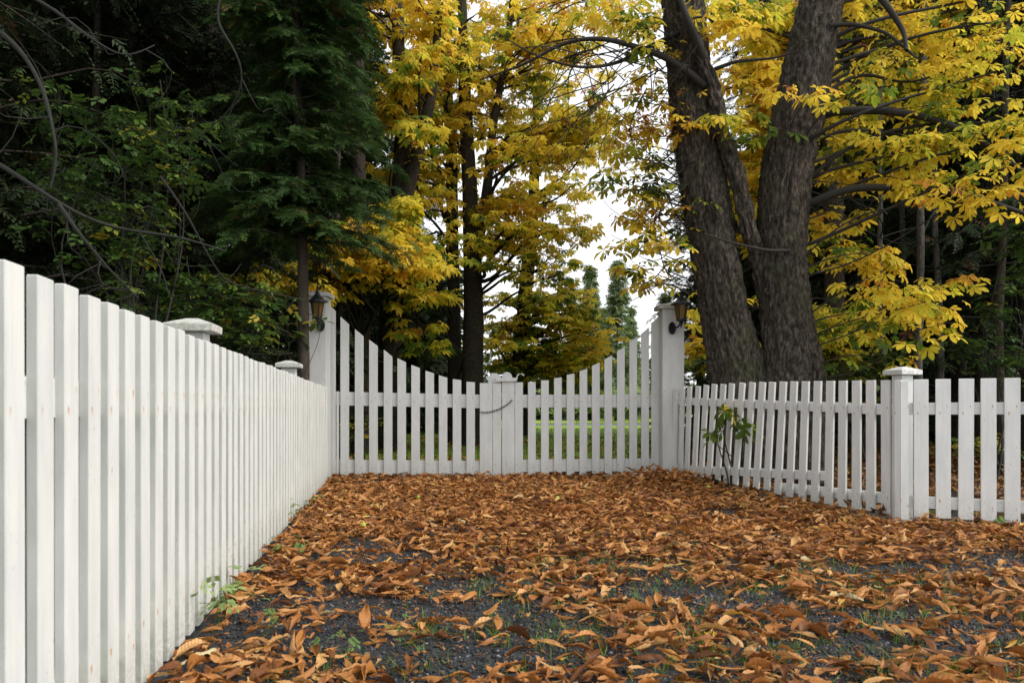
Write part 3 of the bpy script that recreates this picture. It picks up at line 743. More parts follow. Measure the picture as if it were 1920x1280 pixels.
def in_drive(x, y):
    lf = x > X0+TA*y+.03
    k = (y-A[1])/(B[1]-A[1]); rt_ = np.where(y > A[1], x < A[0]+(B[0]-A[0])*k-.02, y < FA[1]+fd[1]/fd[0]*(x-FA[0])-.02)
    return lf & rt_ & (y < 10.9)
def curl_leaf(nl, nw, rib, seed):
    r = np.random.default_rng(seed); V = []; E = []
    wid = r.uniform(.13, .22); curl = r.choice([.5, 1.2, 2, 3, 4])*r.uniform(.8, 1.2)*r.choice([1, 1, -1]); bend = r.uniform(-.9, .9); tw = r.uniform(-1.2, 1.2); nr = 9
    asym = r.uniform(-.3, .3); k1 = r.uniform(0, 6); wv = r.uniform(.0, .06); vf = r.uniform(-.1, .7); tear = r.choice([.1, .3, .9]); nr = int(r.integers(7, 12))
    x = z = 0.0; a = -bend*.5
    C = []
    for i in range(nl+1):
        s = i/nl; C.append((x, z, a)); a += bend/nl; x += math.cos(a)/nl; z += math.sin(a)/nl
    for i in range(nl+1):
        s = i/nl; w = wid*max(.02, math.sin(math.pi*min(1, s**1.35))**.8) if 0 < s < 1 else .012
        w *= 1+tear*mnoise.noise((s*6, seed*1.3, 4))
        cx, cz, ca = C[i]
        for j in range(nw+1):
            u = (j/nw-.5)*2; cc = curl*(1+asym*u); ph = u*cc*.5*(.4+.6*s)
            rad = 1/max(abs(curl)*.5, .15)
            y = math.sin(ph)*w*rad; h = (1-math.cos(ph))*w*rad*(1 if curl > 0 else -1)
            if abs(cc) < .2: y = u*w; h = 0
            h += rib*math.cos(2*math.pi*(s*nr-abs(u)*1.1))*min(1, abs(u)*2.2)*(1-.6*abs(u)**3)*math.sin(math.pi*s)**.4+wv*math.sin(s*7+k1+u*2)+abs(u)*w*vf+.022*mnoise.noise((s*5+seed, u*2.2, seed*.7))
            t = tw*(s-.5); y2 = y*math.cos(t)-h*math.sin(t); h2 = y*math.sin(t)+h*math.cos(t)
            V.append((cx-.5-h2*math.sin(ca)*.5, y2, cz+h2)); E.append((.5+.5*math.cos(2*math.pi*(s*nr-abs(u)*1.1)+2.2))*min(1, abs(u)*3) if abs(u) > .02 else .9)
    Fc = [(i*(nw+1)+j, (i+1)*(nw+1)+j, (i+1)*(nw+1)+j+1, i*(nw+1)+j+1) for i in range(nl) for j in range(nw)]
    zmin = min(v[2] for v in V); V = [(a, b, c-zmin) for a, b, c in V]
    return T(V, Fc, E)
CURL_HI = [curl_leaf(40, 6, .017, s) for s in range(24)]
CURL_MID = [curl_leaf(18, 4, .014, s) for s in range(100, 124)]
CURL_LO = [curl_leaf(5, 2, 0, s) for s in range(200, 212)]
def fallen(name, x, y, temps, size, mat_, kind, rng, ztop=.05, tshift=0.0, tiltamt=.35, smooth=False, clump=True):
    n = len(x); g = np.array([gz(a, b) for a, b in zip(x, y)])
    yaw = rng.uniform(0, 6.283, n); pit = rng.normal(0, tiltamt, n); rol = rng.normal(0, tiltamt, n)
    flip = rng.random(n) < .35; rol = rol+np.where(flip, np.pi, 0)
    cy, sy = np.cos(yaw), np.sin(yaw); Z = np.zeros(n); O = np.ones(n)
    Rz = np.stack([np.stack([cy, -sy, Z], -1), np.stack([sy, cy, Z], -1), np.stack([Z, Z, O], -1)], 1)
    cp_, sp_ = np.cos(pit), np.sin(pit); Ry = np.stack([np.stack([cp_, Z, sp_], -1), np.stack([Z, O, Z], -1), np.stack([-sp_, Z, cp_], -1)], 1)
    cr_, sr_ = np.cos(rol), np.sin(rol); Rx = np.stack([np.stack([O, Z, Z], -1), np.stack([Z, cr_, -sr_], -1), np.stack([Z, sr_, cr_], -1)], 1)
    M = Rz@Ry@Rx; S = size*rng.choice([.45, .8, 1.0, 1.15], n)*rng.uniform(.75, 1.25, n)
    lift = np.abs(sp_)*S*.45+np.where(flip, S*.13, 0)+rng.uniform(0, 1, n)**1.6*ztop
    P = np.stack([x, y, g+.003+lift], 1)
    t = np.clip(rng.normal(.52+tshift, .23, n), 0.0, .86); r = rng.random(n); t = np.where(r < .004, 1, np.where(r < .014, .95, t))
    me = scatter_mesh(name, temps, P, M, S, t, rng, smooth)
    o = link(name, me, mat_); tag(o, kind=kind); return o
def sample(n, x0, x1, y0, y1, rng, f):
    x = rng.uniform(x0, x1, n); y = rng.uniform(y0, y1, n); m = in_drive(x, y); x, y = x[m], y[m]
    vis = np.abs(x/np.maximum(y, .1)) < .72; x, y = x[vis], y[vis]
    c = f(x, y); m = rng.random(len(x)) < c; return x[m], y[m]
x, y = sample(6800, -2.2, 3.4, 2.1, 4.6, rg, cover); fallen('fallen_leaves', x, y, CURL_HI, .112, M_fallen, 'stuff', rg, .03, tiltamt=.19, smooth=True)
x, y = sample(46000, -2.6, 9, 4.6, 10.9, rg, cover); fallen('fallen_leaves', x, y, CURL_MID, .108, M_fallen, 'stuff', rg, .05, tshift=-.02, tiltamt=.2, smooth=True)
x, y = sample(60000, -2.2, 4.2, 2.2, 7, rg, lambda a, b: .25+0*a); fallen('leaf_crumbs', x, y, CURL_LO, .028, M_fallen, 'stuff', rg, .008, tshift=-.1)
# a heap against the foot of the leaning fence
n = 900; x = rg.normal(1.78, .26, n); y = rg.normal(9.55, .28, n); m = in_drive(x, y); fallen('fallen_leaves', x[m], y[m], CURL_MID, .12, M_fallen, 'stuff', rg, .13, smooth=True)
# litter behind the fences
def litter(n, x0, x1, y0, y1, cond, size, mat_=M_litter, sh=0.0):
    x = rg.uniform(x0, x1, n); y = rg.uniform(y0, y1, n); m = cond(x, y); x, y = x[m], y[m]
    return fallen('leaf_litter', x, y, CURL_LO, size, mat_, 'stuff', rg, .03, tshift=sh-.2)
litter(16000, -5, 3.4, 10.9, 24, lambda x, y: (np.abs(x/y) < .75) & (rg.random(len(x)) < np.clip(1.2-(y-10.9)*.35, .10, 1)), .13, M_fallen, .1)
litter(16000, 2.2, 12, 5.2, 20, lambda x, y: (~in_drive(x, y)) & (x/y > .19) & (x/y < .8), .16)
# gravel chips on the bare patches
def chip(seed):
    r = np.random.default_rng(seed); V = [(1, 0, 0), (-1, 0, 0), (0, 1, 0), (0, -1, 0), (0, 0, .7), (0, 0, -.7)]
    V = [tuple(np.array(v)*r.uniform(.6, 1.15, 3)+r.normal(0, .12, 3)) for v in V]
    return T(V, [(0, 2, 4), (2, 1, 4), (1, 3, 4), (3, 0, 4), (2, 0, 5), (1, 2, 5), (3, 1, 5), (0, 3, 5)])
CHIPS = [chip(s) for s in range(10)]
x, y = sample(75000, -2.3, 4.2, 2.2, 6.2, rg, lambda a, b: np.clip(1.25-cover(a, b), .12, 1)*np.clip(1.6-b*.2, .2, 1))
n = len(x); g = np.array([gz(a, b) for a, b in zip(x, y)])
ax = norm(rg.normal(0, 1, (n, 3))*[1, 1, .35])
gm, nt = mat('slate_chip'); p = N(nt, 'ShaderNodeBsdfPrincipled'); a = N(nt, 'ShaderNodeAttribute', attribute_name='tint')
c = ramp(nt, [(0, (.006, .007, .010)), (.6, (.020, .022, .025)), (.9, (.066, .071, .08)), (1, (.24, .25, .27))], a.outputs['Fac']).outputs[0]
nt.links.new(c, p.inputs['Base Color']); p.inputs['Roughness'].default_value = .5; out(nt, p.outputs[0])
me = scatter_mesh('gravel', CHIPS, np.stack([x, y, g+.002], 1), frames(ax, np.array([0, 0, 1])+rg.normal(0, .5, (n, 3))), rg.uniform(.004, .012, n)*rg.uniform(.7, 1.25, n), rg.random(n)**1.3, rg)
tag(link('gravel', me, gm), kind='stuff')
# grass blades and clover among the leaves
def blade(seed):
    r = np.random.default_rng(seed); b = r.uniform(.2, .8)
    return T([(-.0, -.035, 0), (0, .035, 0), (b*.3, .028, .5), (b*.3, -.028, .5), (b, 0, .95)], [(0, 1, 2, 3), (3, 2, 4)])
BL = [blade(s) for s in range(8)]
GRP = [(1010, 1190, .3), (1150, 1240, .4), (1250, 1210, .35), (1080, 1060, .35), (1180, 1080, .4), (1500, 1110, .45), (1620, 1110, .4), (1420, 1080, .35), (1850, 1160, .4), (930, 1110, .25), (1560, 1240, .35),
       (890, 1020, .2), (1230, 1030, .35), (1040, 1030, .3), (1700, 1090, .3), (1130, 1140, .25), (1350, 1240, .3), (1750, 1250, .3), (600, 1000, .15), (790, 1195, .12), (1860, 1250, .3), (1680, 1000, .3), (640, 1265, .15)]
cl = [];
for px, py, rr in GRP:
    Y = ground_y(py); c = (px-HX)/F*Y
    m = int(40*rr/.3); bx_ = rg.normal(c, rr*.9, m); by_ = rg.normal(Y, rr*.7, m)
    for a, b in zip(bx_, by_):
        kk = rg.integers(3, 8); cl.append(np.stack([rg.normal(a, .012, kk), rg.normal(b, .012, kk)], 1))
cl = np.concatenate(cl); m = in_drive(cl[:, 0], cl[:, 1]); cl = cl[m]; n = len(cl)
g = np.array([gz(a, b) for a, b in cl]); az = rg.uniform(0, 6.28, n)
up = np.array([0, 0, 1.])+rg.normal(0, .35, (n, 3)); axx = np.stack([np.cos(az), np.sin(az), 0*az], 1)
z = norm(up); y_ = norm(np.cross(z, axx)); x_ = np.cross(y_, z); M = np.stack([x_, y_, z], -1)
S = np.stack([rg.uniform(.03, .07, n)]*3, 1); S[:, 1] *= .7
me = scatter_mesh('grass', BL, np.concatenate([cl, g[:, None]], 1), M, S, rg.random(n), rg); tag(link('grass', me, M_grass), kind='stuff')
# grass on the lawn and in the woods beyond the gate
n = 26000; x = rg.uniform(-3.5, 9, n); y = 12.5+rg.uniform(0, 1, n)**1.5*22; m = (x/y < .28) & (x/y > -.22); x, y = x[m], y[m]; n = len(x)
az = rg.uniform(0, 6.28, n); axx = np.stack([np.cos(az), np.sin(az), 0*az], 1); z = norm(np.array([0, 0, 1.])+rg.normal(0, .3, (n, 3))); y_ = norm(np.cross(z, axx)); x_ = np.cross(y_, z)
me = scatter_mesh('grass', BL, np.stack([x, y, x*0-.02], 1), np.stack([x_, y_, z], -1), np.stack([rg.uniform(.04, .08, n)]*3, 1)*[1, 3, 1], rg.random(n)*.8, rg); tag(link('grass', me, M_grass), kind='stuff')
# green husks
def husk(px, py, label):
    Y = ground_y(py); P = Poly(); Rr = .021
    P.lathe([(Rr*math.sin(t), Rr-Rr*.95*math.cos(t)) for t in np.linspace(.15, math.pi-.1, 9)], sides=14)
    for k in range(26):
        a = rf.uniform(0, 6.28); t = rf.uniform(.4, 2.8); d = np.array([math.sin(t)*math.cos(a), math.sin(t)*math.sin(a), -math.cos(t)*.95]); c = d*Rr+np.array([0, 0, Rr])
        u = norm(np.cross(d, [.3, .2, 1])); v = np.cross(d, u); r_ = .0022
        P.add([c+u*r_, c-u*.5*r_+v*r_, c-u*.5*r_-v*r_, c+d*.005], [(0, 1, 3), (1, 2, 3), (2, 0, 3)])
    o = P.build('chestnut_husk', M_husk, None, smooth=True); x = (px-HX)/F*Y; o.location = (x, Y, gz(x, Y)+.045); tag(o, label, 'husk', 'green chestnut husks on the leaves'); return o
M_husk = simple('husk', (.36, .42, .05), .5, 0, .25, 60)
husk(783, 944, 'round green chestnut husk on brown leaves left of the driveway middle, near the gate')
husk(1045, 947, 'round green chestnut husk on brown leaves in front of the right gate leaf')
husk(681, 1001, 'green chestnut husk lying nearest the long left fence')
husk(1328, 924, 'green chestnut husk below the leaning fence, by the leaf heap')

# ================================================================== TREES
def P3(l): return [at(*p) for p in l]
Y1 = 9.6; mp = Y1/F
tr1 = P3([(1404, 930, 9.7), (1394, 800, 9.7), (1386, 700, 9.7), (1362, 600, 9.7), (1343, 500, 9.65), (1325, 390, 9.6), (1303, 250, 9.6), (1290, 125, 9.6), (1280, 0, 9.6), (1268, -120, 9.6)])
r1 = [.38, .34, .305, .255, .25, .245, .235, .225, .215, .2]
tr2 = P3([(1492, 930, 9.6), (1494, 800, 9.6), (1487, 700, 9.6), (1477, 600, 9.6), (1467, 500, 9.6), (1467, 400, 9.6), (1477, 300, 9.6), (1500, 200, 9.6), (1514, 125, 9.6), (1540, 0, 9.6), (1562, -120, 9.6)])
r2 = [.40, .36, .325, .265, .25, .255, .265, .275, .25, .23, .2]
tr3 = P3([(1447, 650, 9.8), (1436, 570, 9.7), (1424, 500, 9.6), (1408, 440, 9.45), (1397, 400, 9.4), (1383, 330, 9.4), (1354, 250, 9.35), (1337, 160, 9.3), (1300, 75, 9.2), (1268, 20, 9.1), (1240, -60, 9.0)])
r3 = [.065, .065, .066, .068, .068, .066, .064, .06, .056, .05, .042]
cl = []
for c in [(1610, 50, 10.2, .5), (1700, 30, 10.6, .52), (1790, 50, 10, .5), (1890, 40, 9.3, .55), (1600, 130, 10.8, .5), (1690, 120, 10.3, .5), (1780, 130, 9.6, .5), (1880, 130, 9.0, .45),
          (1610, 220, 10.3, .5), (1700, 210, 9.8, .5), (1790, 210, 9.3, .3), (1880, 230, 8.8, .45), (1640, 270, 9.8, .44), (1730, 275, 9.4, .40), (1800, 280, 8.9, .48), (1890, 300, 8.6, .50), (1880, -40, 9.4, .5), (1760, -60, 10, .5), (1640, -60, 10.2, .5)]:
    cl.append((at(c[0], c[1], c[2]), (.66, .66, .22), 19, c[3]-.06, 1))
for c in [(1845, 375, 8.5, .5), (1700, 340, 9.3, .46), (1770, 340, 9.0, .42), (1900, 350, 8.4, .5), (1590, 320, 9.8, .44), (1540, 420, 9.8, .5), (1620, 350, 9.6, .5)]:
    cl.append((at(c[0], c[1], c[2]), (.30, .30, .06), 7, c[3], 1))
for c in [(1590, 500, 9.9, .42), (1610, 560, 9.8, .30), (1655, 470, 9.6, .48), (1700, 535, 9.0, .48), (1760, 560, 8.8, .5), (1700, 580, 9.0, .42), (1810, 600, 8.7, .5), (1640, 590, 9.6, .3), (1715, 660, 9.0, .3), (1585, 430, 10, .42), (1770, 530, 9.4, .5), (1570, 620, 10, .3)]:
    cl.append((at(c[0], c[1], c[2]), (.30, .30, .04), 7, c[3], 1))
for c in [(1140, 300, 10.2, .5), (1185, 375, 10.2, .45), (1215, 300, 9.8, .2), (1250, 240, 9.7, .6), (1235, 515, 9.9, .5), (1180, 20, 9.3, .4), (1130, 40, 9.5, .5), (1225, 90, 9.3, .3), (1160, 260, 9.9, .5), (1215, 345, 9.6, .15), (1235, 260, 9.6, .7), (1190, 240, 9.8, .62), (1200, 400, 9.8, .72), (1250, 380, 9.5, .3),  (1160, 345, 9.9, .25), (1235, 440, 9.5, .55), (1215, 485, 9.7, .5), (1225, 455, 9.6, .38), (1165, 430, 10, .66), (1225, 190, 9.5, .6), (1160, 180, 9.8, .5), (1200, 30, 9.2, .15)]:
    cl.append((at(c[0], c[1], c[2]), (.32, .32, .2), 6, c[3], 2 if c[1] < 250 else 0))
for c in [(1350, 60, 9.4, .5), (1400, 200, 10.0, .5), (1440, 250, 9.2, .1), (1340, 240, 9.0, .35), (1510, 190, 8.9, .6), (1620, 180, 8.7, .3)]:
    cl.append((at(c[0], c[1], c[2]), (.22, .2, .1), 5 if c[1] > 100 else 14, c[3], 2 if c[0] < 1450 else 1))
def br(pts, ra, rb):
    Pp = np.array(P3(pts)); n = 40; d = np.concatenate([[0], np.cumsum(np.linalg.norm(np.diff(Pp, axis=0), axis=1))]); s = np.linspace(0, d[-1], n)
    Q = np.stack([np.interp(s, d, Pp[:, k]) for k in range(3)], 1)
    for _ in range(12): Q[1:-1] = (Q[:-2]+2*Q[1:-1]+Q[2:])/4
    return (Q, np.linspace(ra, rb, n))
ex = [br([(1500, 215, 9.6), (1560, 210, 9.5), (1640, 205, 9.3), (1720, 215, 9.2), (1790, 235, 9.1), (1880, 290, 9), (1960, 360, 9)], .055, .025),
      br([(1490, 390, 9.6), (1545, 375, 9.4), (1580, 350, 9.3), (1680, 352, 9.2), (1800, 358, 9.1), (1900, 395, 9), (1990, 420, 9)], .05, .025),
      br([(1322, 160, 9.3), (1270, 120, 9.2), (1240, 100, 9.2), (1200, 92, 9.2), (1140, 70, 9.2), (1060, 75, 9.2), (990, 120, 9.3), (900, 150, 9.5)], .045, .008),
      br([(1280, 60, 9.4), (1220, 85, 9.4), (1160, 120, 9.3), (1090, 130, 9.2), (1000, 105, 9.2), (930, 60, 9.2)], .03, .006),
      br([(1340, 130, 9.3), (1380, 115, 9.2), (1450, 110, 9.1), (1500, 95, 9)], .025, .008),
      br([(1540, 50, 9.4), (1600, 45, 9.3), (1660, 60, 9.2), (1720, 110, 9)], .03, .012), br([(1630, -30, 9.2), (1670, 20, 9.1), (1695, 60, 9.1), (1700, 95, 9)], .045, .02),
      br([(1480, 470, 9.3), (1440, 470, 9.2), (1370, 455, 9.15), (1320, 438, 9.1)], .022, .008),
      br([(1320, 110, 9.2), (1290, 40, 9.0), (1275, 0, 9.0), (1250, -60, 9)], .05, .03)]
rb = np.random.default_rng(21)
for k in range(34):        # bare arching twigs in the gap left of the trunk
    a = (rb.uniform(1080, 1290), rb.uniform(70, 170), 9.25); b = (a[0]-rb.uniform(30, 220), a[1]+rb.uniform(20, 240), rb.uniform(9, 10.2))
    ex.append((bez(at(*a), at(*b), rb, 12, .2, rb.uniform(.02, .25)), np.linspace(.008, .0025, 12)))
for k in range(34):
    a = (rb.uniform(1275, 1320), rb.uniform(200, 560), 9.5); b = (a[0]-rb.uniform(50, 170), a[1]+rb.uniform(-90, 60), rb.uniform(9, 10.2))
    ex.append((bez(at(*a), at(*b), rb, 12, .10, rb.uniform(-.15, .1)), np.linspace(.010, .003, 12)))
chestnut('chestnut_tree', 'huge old twin-trunked chestnut with rough grey bark behind the leaning fence', 'tree', [(tr2, r2), (tr1, r1), (tr3, r3)][:3], [(c[0], c[1], c[2], c[3], {1: 0, 0: 1, 2: 2}[c[4]]) for c in cl], 5,
         hi=True, size=.15, per=(3, 5), bark=M_bark, limb_r=.03, sides=120, step=.026, barkamt=.055, fs=14., flare=.12, extra=ex)

# ---- the avenue of yellow chestnuts beyond the gate
def poly_clusters(spec, rng):
    out_ = []
    for (x0, x1, y0, y1, Y0, Y1_, n, rad, ns, tm) in spec:
        rad = (rad[0], rad[1], rad[2]*.62); ns = int(ns*.68)
        for k in range(int(n*1.6)):
            out_.append((at(rng.uniform(x0, x1), rng.uniform(y0, y1), rng.uniform(Y0, Y1_)), rad, ns, np.clip(rng.normal(tm, .09), .05, .9)))
    return out_
rc = np.random.default_rng(31)
TA_ = P3([(885, 845, 19.6), (886, 700, 19.6), (888, 560, 19.8), (884, 440, 20), (880, 330, 20), (872, 200, 20), (868, 60, 20), (865, -100, 20)])
TA2 = P3([(886, 520, 20), (900, 440, 19.9), (913, 360, 19.8), (925, 230, 19.7), (950, 100, 19.6), (965, -40, 19.6)])
cA = poly_clusters([(830, 1010, 20, 300, 17.5, 22, 13, (1.1, 1.1, .45), 26, .43), (910, 1060, 280, 460, 18, 20.5, 9, (.9, .9, .4), 25, .48), (925, 1010, 440, 560, 18.5, 20.5, 3, (.7, .7, .3), 20, .38),
                    (850, 1150, -160, 20, 19, 22, 4, (1.2, 1.2, .6), 24, .48), (1000, 1120, 20, 300, 18, 21, 9, (.9, .9, .4), 24, .47), (1110, 1220, -70, 60, 18, 21, 5, (.9, .9, .35), 20, .46)], rc)
chestnut('chestnut_tree', 'tall yellow chestnut behind the gate middle, its thick trunk left of the latch', 'tree', [(TA_, [.31, .25, .23, .2, .17, .15, .11, .08]), (TA2, [.12, .12, .11, .09, .07, .05])], cA, 41, size=.21, per=(4, 6), limb_r=.07, sides=18, step=.2, barkamt=.025, tw=(.3, 1.0), group='yellow chestnut trees beyond the gate')
TB = P3([(850, 842, 20.5), (852, 700, 20.5), (851, 560, 20.5), (848, 430, 20.8), (847, 300, 21), (838, 160, 21), (830, 0, 21), (820, -120, 21)])
cB = poly_clusters([(740, 870, 150, 400, 18, 21.5, 10, (1.0, 1.0, .4), 24, .43), (755, 832, 400, 600, 15.5, 17.5, 4, (.6, .6, .25), 18, .38), (780, 900, -80, 150, 19, 22, 7, (1.1, 1.1, .5), 24, .44)], rc)
chestnut('chestnut_tree', 'yellow chestnut with slim dark trunk close left of the thickest middle trunk', 'tree', [(TB, [.2, .165, .155, .15, .14, .12, .09, .07])], cB, 42, size=.21, per=(4, 6), limb_r=.06, sides=16, step=.2, barkamt=.02, tw=(.3, 1.0), group='yellow chestnut trees beyond the gate')
TC = P3([(974, 822, 26), (973, 720, 26), (976, 640, 26), (984, 560, 26), (992, 480, 26), (1000, 400, 26), (1004, 250, 26), (1008, 80, 26)])
cC = poly_clusters([(940, 1090, 560, 690, 24.5, 27.5, 11, (1.0, 1.0, .5), 26, .33), (1010, 1070, 430, 560, 24, 27, 4, (1.0, 1.0, .45), 24, .33), (1060, 1120, 590, 670, 25, 28, 5, (.8, .8, .4), 26, .38), (920, 1000, 590, 700, 24, 27.5, 6, (.8, .8, .4), 24, .34), (930, 1110, 670, 725, 25, 28, 8, (.8, .8, .4), 22, .28),
                    (1010, 1090, 250, 420, 23, 27, 6, (1.1, 1.1, .45), 22, .43), (1040, 1140, 60, 260, 23, 27, 6, (1.1, 1.1, .45), 22, .45)], rc)
chestnut('chestnut_tree', 'leaning chestnut with green and yellow leaves, right of the gate latch', 'tree', [(TC, [.28, .23, .22, .22, .2, .17, .12, .08])], cC, 43, size=.22, per=(4, 6), limb_r=.07, sides=16, step=.25, barkamt=.02, tw=(.3, 1.1), group='yellow chestnut trees beyond the gate')
TD = P3([(728, 852, 17.8), (728, 740, 17.8), (732, 600, 17.8), (740, 480, 17.8), (752, 380, 17.8), (755, 280, 17.8), (752, 180, 17.8), (746, 60, 17.8), (742, -80, 17.8)])
TD2 = P3([(752, 400, 17.8), (772, 320, 17.6), (790, 260, 17.5), (812, 160, 17.3), (822, 40, 17.2), (828, -80, 17)])
cD = poly_clusters([(700, 820, 90, 260, 15, 18, 9, (.8, .8, .3), 20, .42), (700, 800, 430, 500, 14, 16.5, 6, (.6, .6, .22), 20, .5), (770, 825, 540, 640, 15.5, 17.3, 3, (.6, .6, .25), 20, .36), (690, 800, -60, 90, 16, 19, 6, (1, 1, .4), 22, .46), (620, 680, 0, 60, 16, 19, 3, (.8, .8, .4), 22, .52), (700, 760, 490, 530, 14, 17, 1, (.5, .5, .2), 16, .45)], rc)
chestnut('chestnut_tree', 'dark forked chestnut trunk with yellow leaves behind the left gate leaf', 'tree', [(TD, [.3, .25, .235, .22, .2, .17, .15, .12, .1]), (TD2, [.14, .14, .13, .1, .08, .06])], cD, 44, size=.2, per=(4, 6), limb_r=.05, sides=18, step=.2, barkamt=.025, tw=(.2, .6), group='yellow chestnut trees beyond the gate')
TE = P3([(680, 860, 16), (680, 740, 16), (679, 600, 16), (676, 480, 16), (672, 300, 16), (670, 100, 16), (668, -50, 16)])
cE = poly_clusters([(640, 780, 430, 510, 12.8, 14.5, 11, (.5, .5, .14), 20, .5), (500, 600, 490, 545, 11.5, 13.5, 5, (.4, .4, .14), 9, .46), (610, 670, 440, 480, 13, 15, 4, (.4, .4, .14), 14, .5), (700, 770, 380, 430, 13.5, 15, 4, (.5, .5, .16), 18, .4)], rc)
chestnut('chestnut_tree', 'dark narrow trunk with bright yellow leaf tiers, just right of the left lantern', 'tree', [(TE, [.2, .155, .15, .14, .13, .12, .1])], cE, 45, size=.19, per=(4, 6), hi=True, limb_r=.04, sides=16, step=.2, barkamt=.02, tw=(.2, .5), group='yellow chestnut trees beyond the gate')
# yellow tree seen between the two big trunks and over their right shoulder
TF = P3([(1562, 790, 13), (1564, 600, 13), (1566, 450, 13), (1560, 300, 13), (1548, 150, 13.2), (1540, 0, 13.5), (1530, -120, 13.5)])
cF = poly_clusters([(1350, 1470, -20, 330, 12.5, 15, 13, (.8, .8, .35), 22, .47), (1350, 1430, 330, 480, 13, 15, 4, (.5, .5, .25), 14, .42), (1560, 1760, -60, 260, 13, 16, 14, (.9, .9, .35), 22, .46), (1540, 1600, 400, 500, 12.5, 14, 4, (.4, .4, .15), 8, .42), (1760, 1900, -60, 130, 12.5, 15, 6, (.9, .9, .35), 20, .46), (1290, 1340, 560, 680, 12, 14, 4, (.4, .4, .3), 12, .5), (1540, 1620, 600, 690, 12, 14, 6, (.4, .4, .3), 14, .35)], rc)
chestnut('chestnut_tree', 'yellow chestnut with straight dark trunk just behind the big twin trunk on its right', 'tree', [(TF, [.19, .155, .15, .14, .12, .1, .08])], cF, 46, size=.2, per=(4, 6), limb_r=.045, sides=18, step=.15, barkamt=.02, tw=(.2, .6))

# ---- cedar beside the left gate post
c0 = at(561, 762, 9.6)
conifer('cedar_tree', 'slim-trunked cedar with hanging deep green sprays beside the left gate post', 'tree', (c0[0]-.01, c0[1], 0), 10, 1.22, 51, temps=FR_HI, leaf=M_cedar, bark=M_cedarbark, tr=.075, z0=2.75, nb=420, fr=.27, nf=46, shape=.4, up=.0, droop=.22)
# dark hemlocks of the left wood
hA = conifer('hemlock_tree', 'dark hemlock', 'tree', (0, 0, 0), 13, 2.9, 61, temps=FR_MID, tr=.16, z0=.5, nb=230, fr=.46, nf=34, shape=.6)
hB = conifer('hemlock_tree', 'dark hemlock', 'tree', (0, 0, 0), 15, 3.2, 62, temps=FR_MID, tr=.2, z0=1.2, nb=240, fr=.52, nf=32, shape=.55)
def base(px, Y): p = at(px, 762, Y); return (p[0], Y, 0)
G = 'dark hemlocks of the left wood'
hA['group'] = G; hB['group'] = G
hA.location = base(-45, 8.8); hA['label'] = 'nearest dark hemlock, filling the left edge above the foreground pickets'
hB.location = base(235, 11.5); hB['label'] = 'dark hemlock above the first post cap of the long fence'
for src, px, Y, rz, sc, lb in [(hA, 400, 11.8, 1.3, 1.0, 'dark hemlock behind the second post cap of the long fence'), (hB, 480, 15.5, 2.4, 1.0, 'hemlock standing behind the cedar, left of its trunk'),
                               (hA, 100, 14, 3.9, 1.15, 'tall dark hemlock at the back of the far left corner'), (hB, -150, 10, .7, 1.0, 'dark hemlock reaching in from beyond the left edge'),
                               (hB, 330, 17.5, 4.4, 1.1, 'tall dark hemlock deep in the wood between the two post caps'), (hA, 610, 18.5, 5.0, 1.0, 'dark hemlock behind the left gate post and lantern'),
                               (hA, 780, 30, .2, 1.0, 'distant dark hemlock seen through the left gate leaf')]:
    copy_tree(src, base(px, Y), rz, sc, lb)
# hemlock whose bare dark limbs cross the upper left
tgt = conifer('hemlock_tree', 'hemlock at the left edge with bare dark limbs hanging in front of the wood', 'tree', (-4.4, 4.9, 0), 9, 2.3, 66, temps=FR_MID, tr=.16, z0=3.2, nb=90, fr=.34, nf=26, shape=.5, up=.1, droop=.25, group=G)
tb = Tubes(); bo = np.array([-4.4, 4.9, 0])
for pts, ra, rbb in [([(-180, -40, 5), (-40, 30, 4.9), (40, 90, 4.8), (85, 170, 4.8), (100, 250, 4.7), (115, 300, 4.7), (95, 350, 4.7)],   .022, .006),
                     ([(-200, 230, 5), (-30, 290, 4.9), (50, 340, 4.8), (110, 383, 4.8), (200, 430, 4.9), (330, 440, 5.1), (420, 470, 5.3)], .020, .005),
                     ([(110, 383, 4.8), (150, 440, 4.8), (200, 500, 4.9), (260, 560, 5)], .014, .004), ([(-60, -60, 5), (90, 10, 5), (180, 80, 5), (235, 112, 5), (290, 85, 5.1)], .015, .004),
                     ([(430, -60, 6), (400, 40, 6), (440, 90, 6), (460, 140, 6.1), (440, 200, 6.2), (360, 270, 6.3)], .012, .003), ([(300, 330, 6), (350, 400, 6.1), (380, 460, 6.2), (420, 530, 6.4), (560, 560, 6.8)], .010, .003)]:
    q_, rr_ = br(pts, ra, rbb); tb.add(q_-bo, rr_, 8)
    for k in range(7):
        i = rb.integers(8, 39); e = q_[i]+rb.normal(0, 1, 3)*[.35, .25, .35]; tb.add(bez(q_[i], e, rb, 8, .16)-bo, np.linspace(.004, .0012, 8), 4)
tb.build('dead_limbs', M_drytwig, tgt)

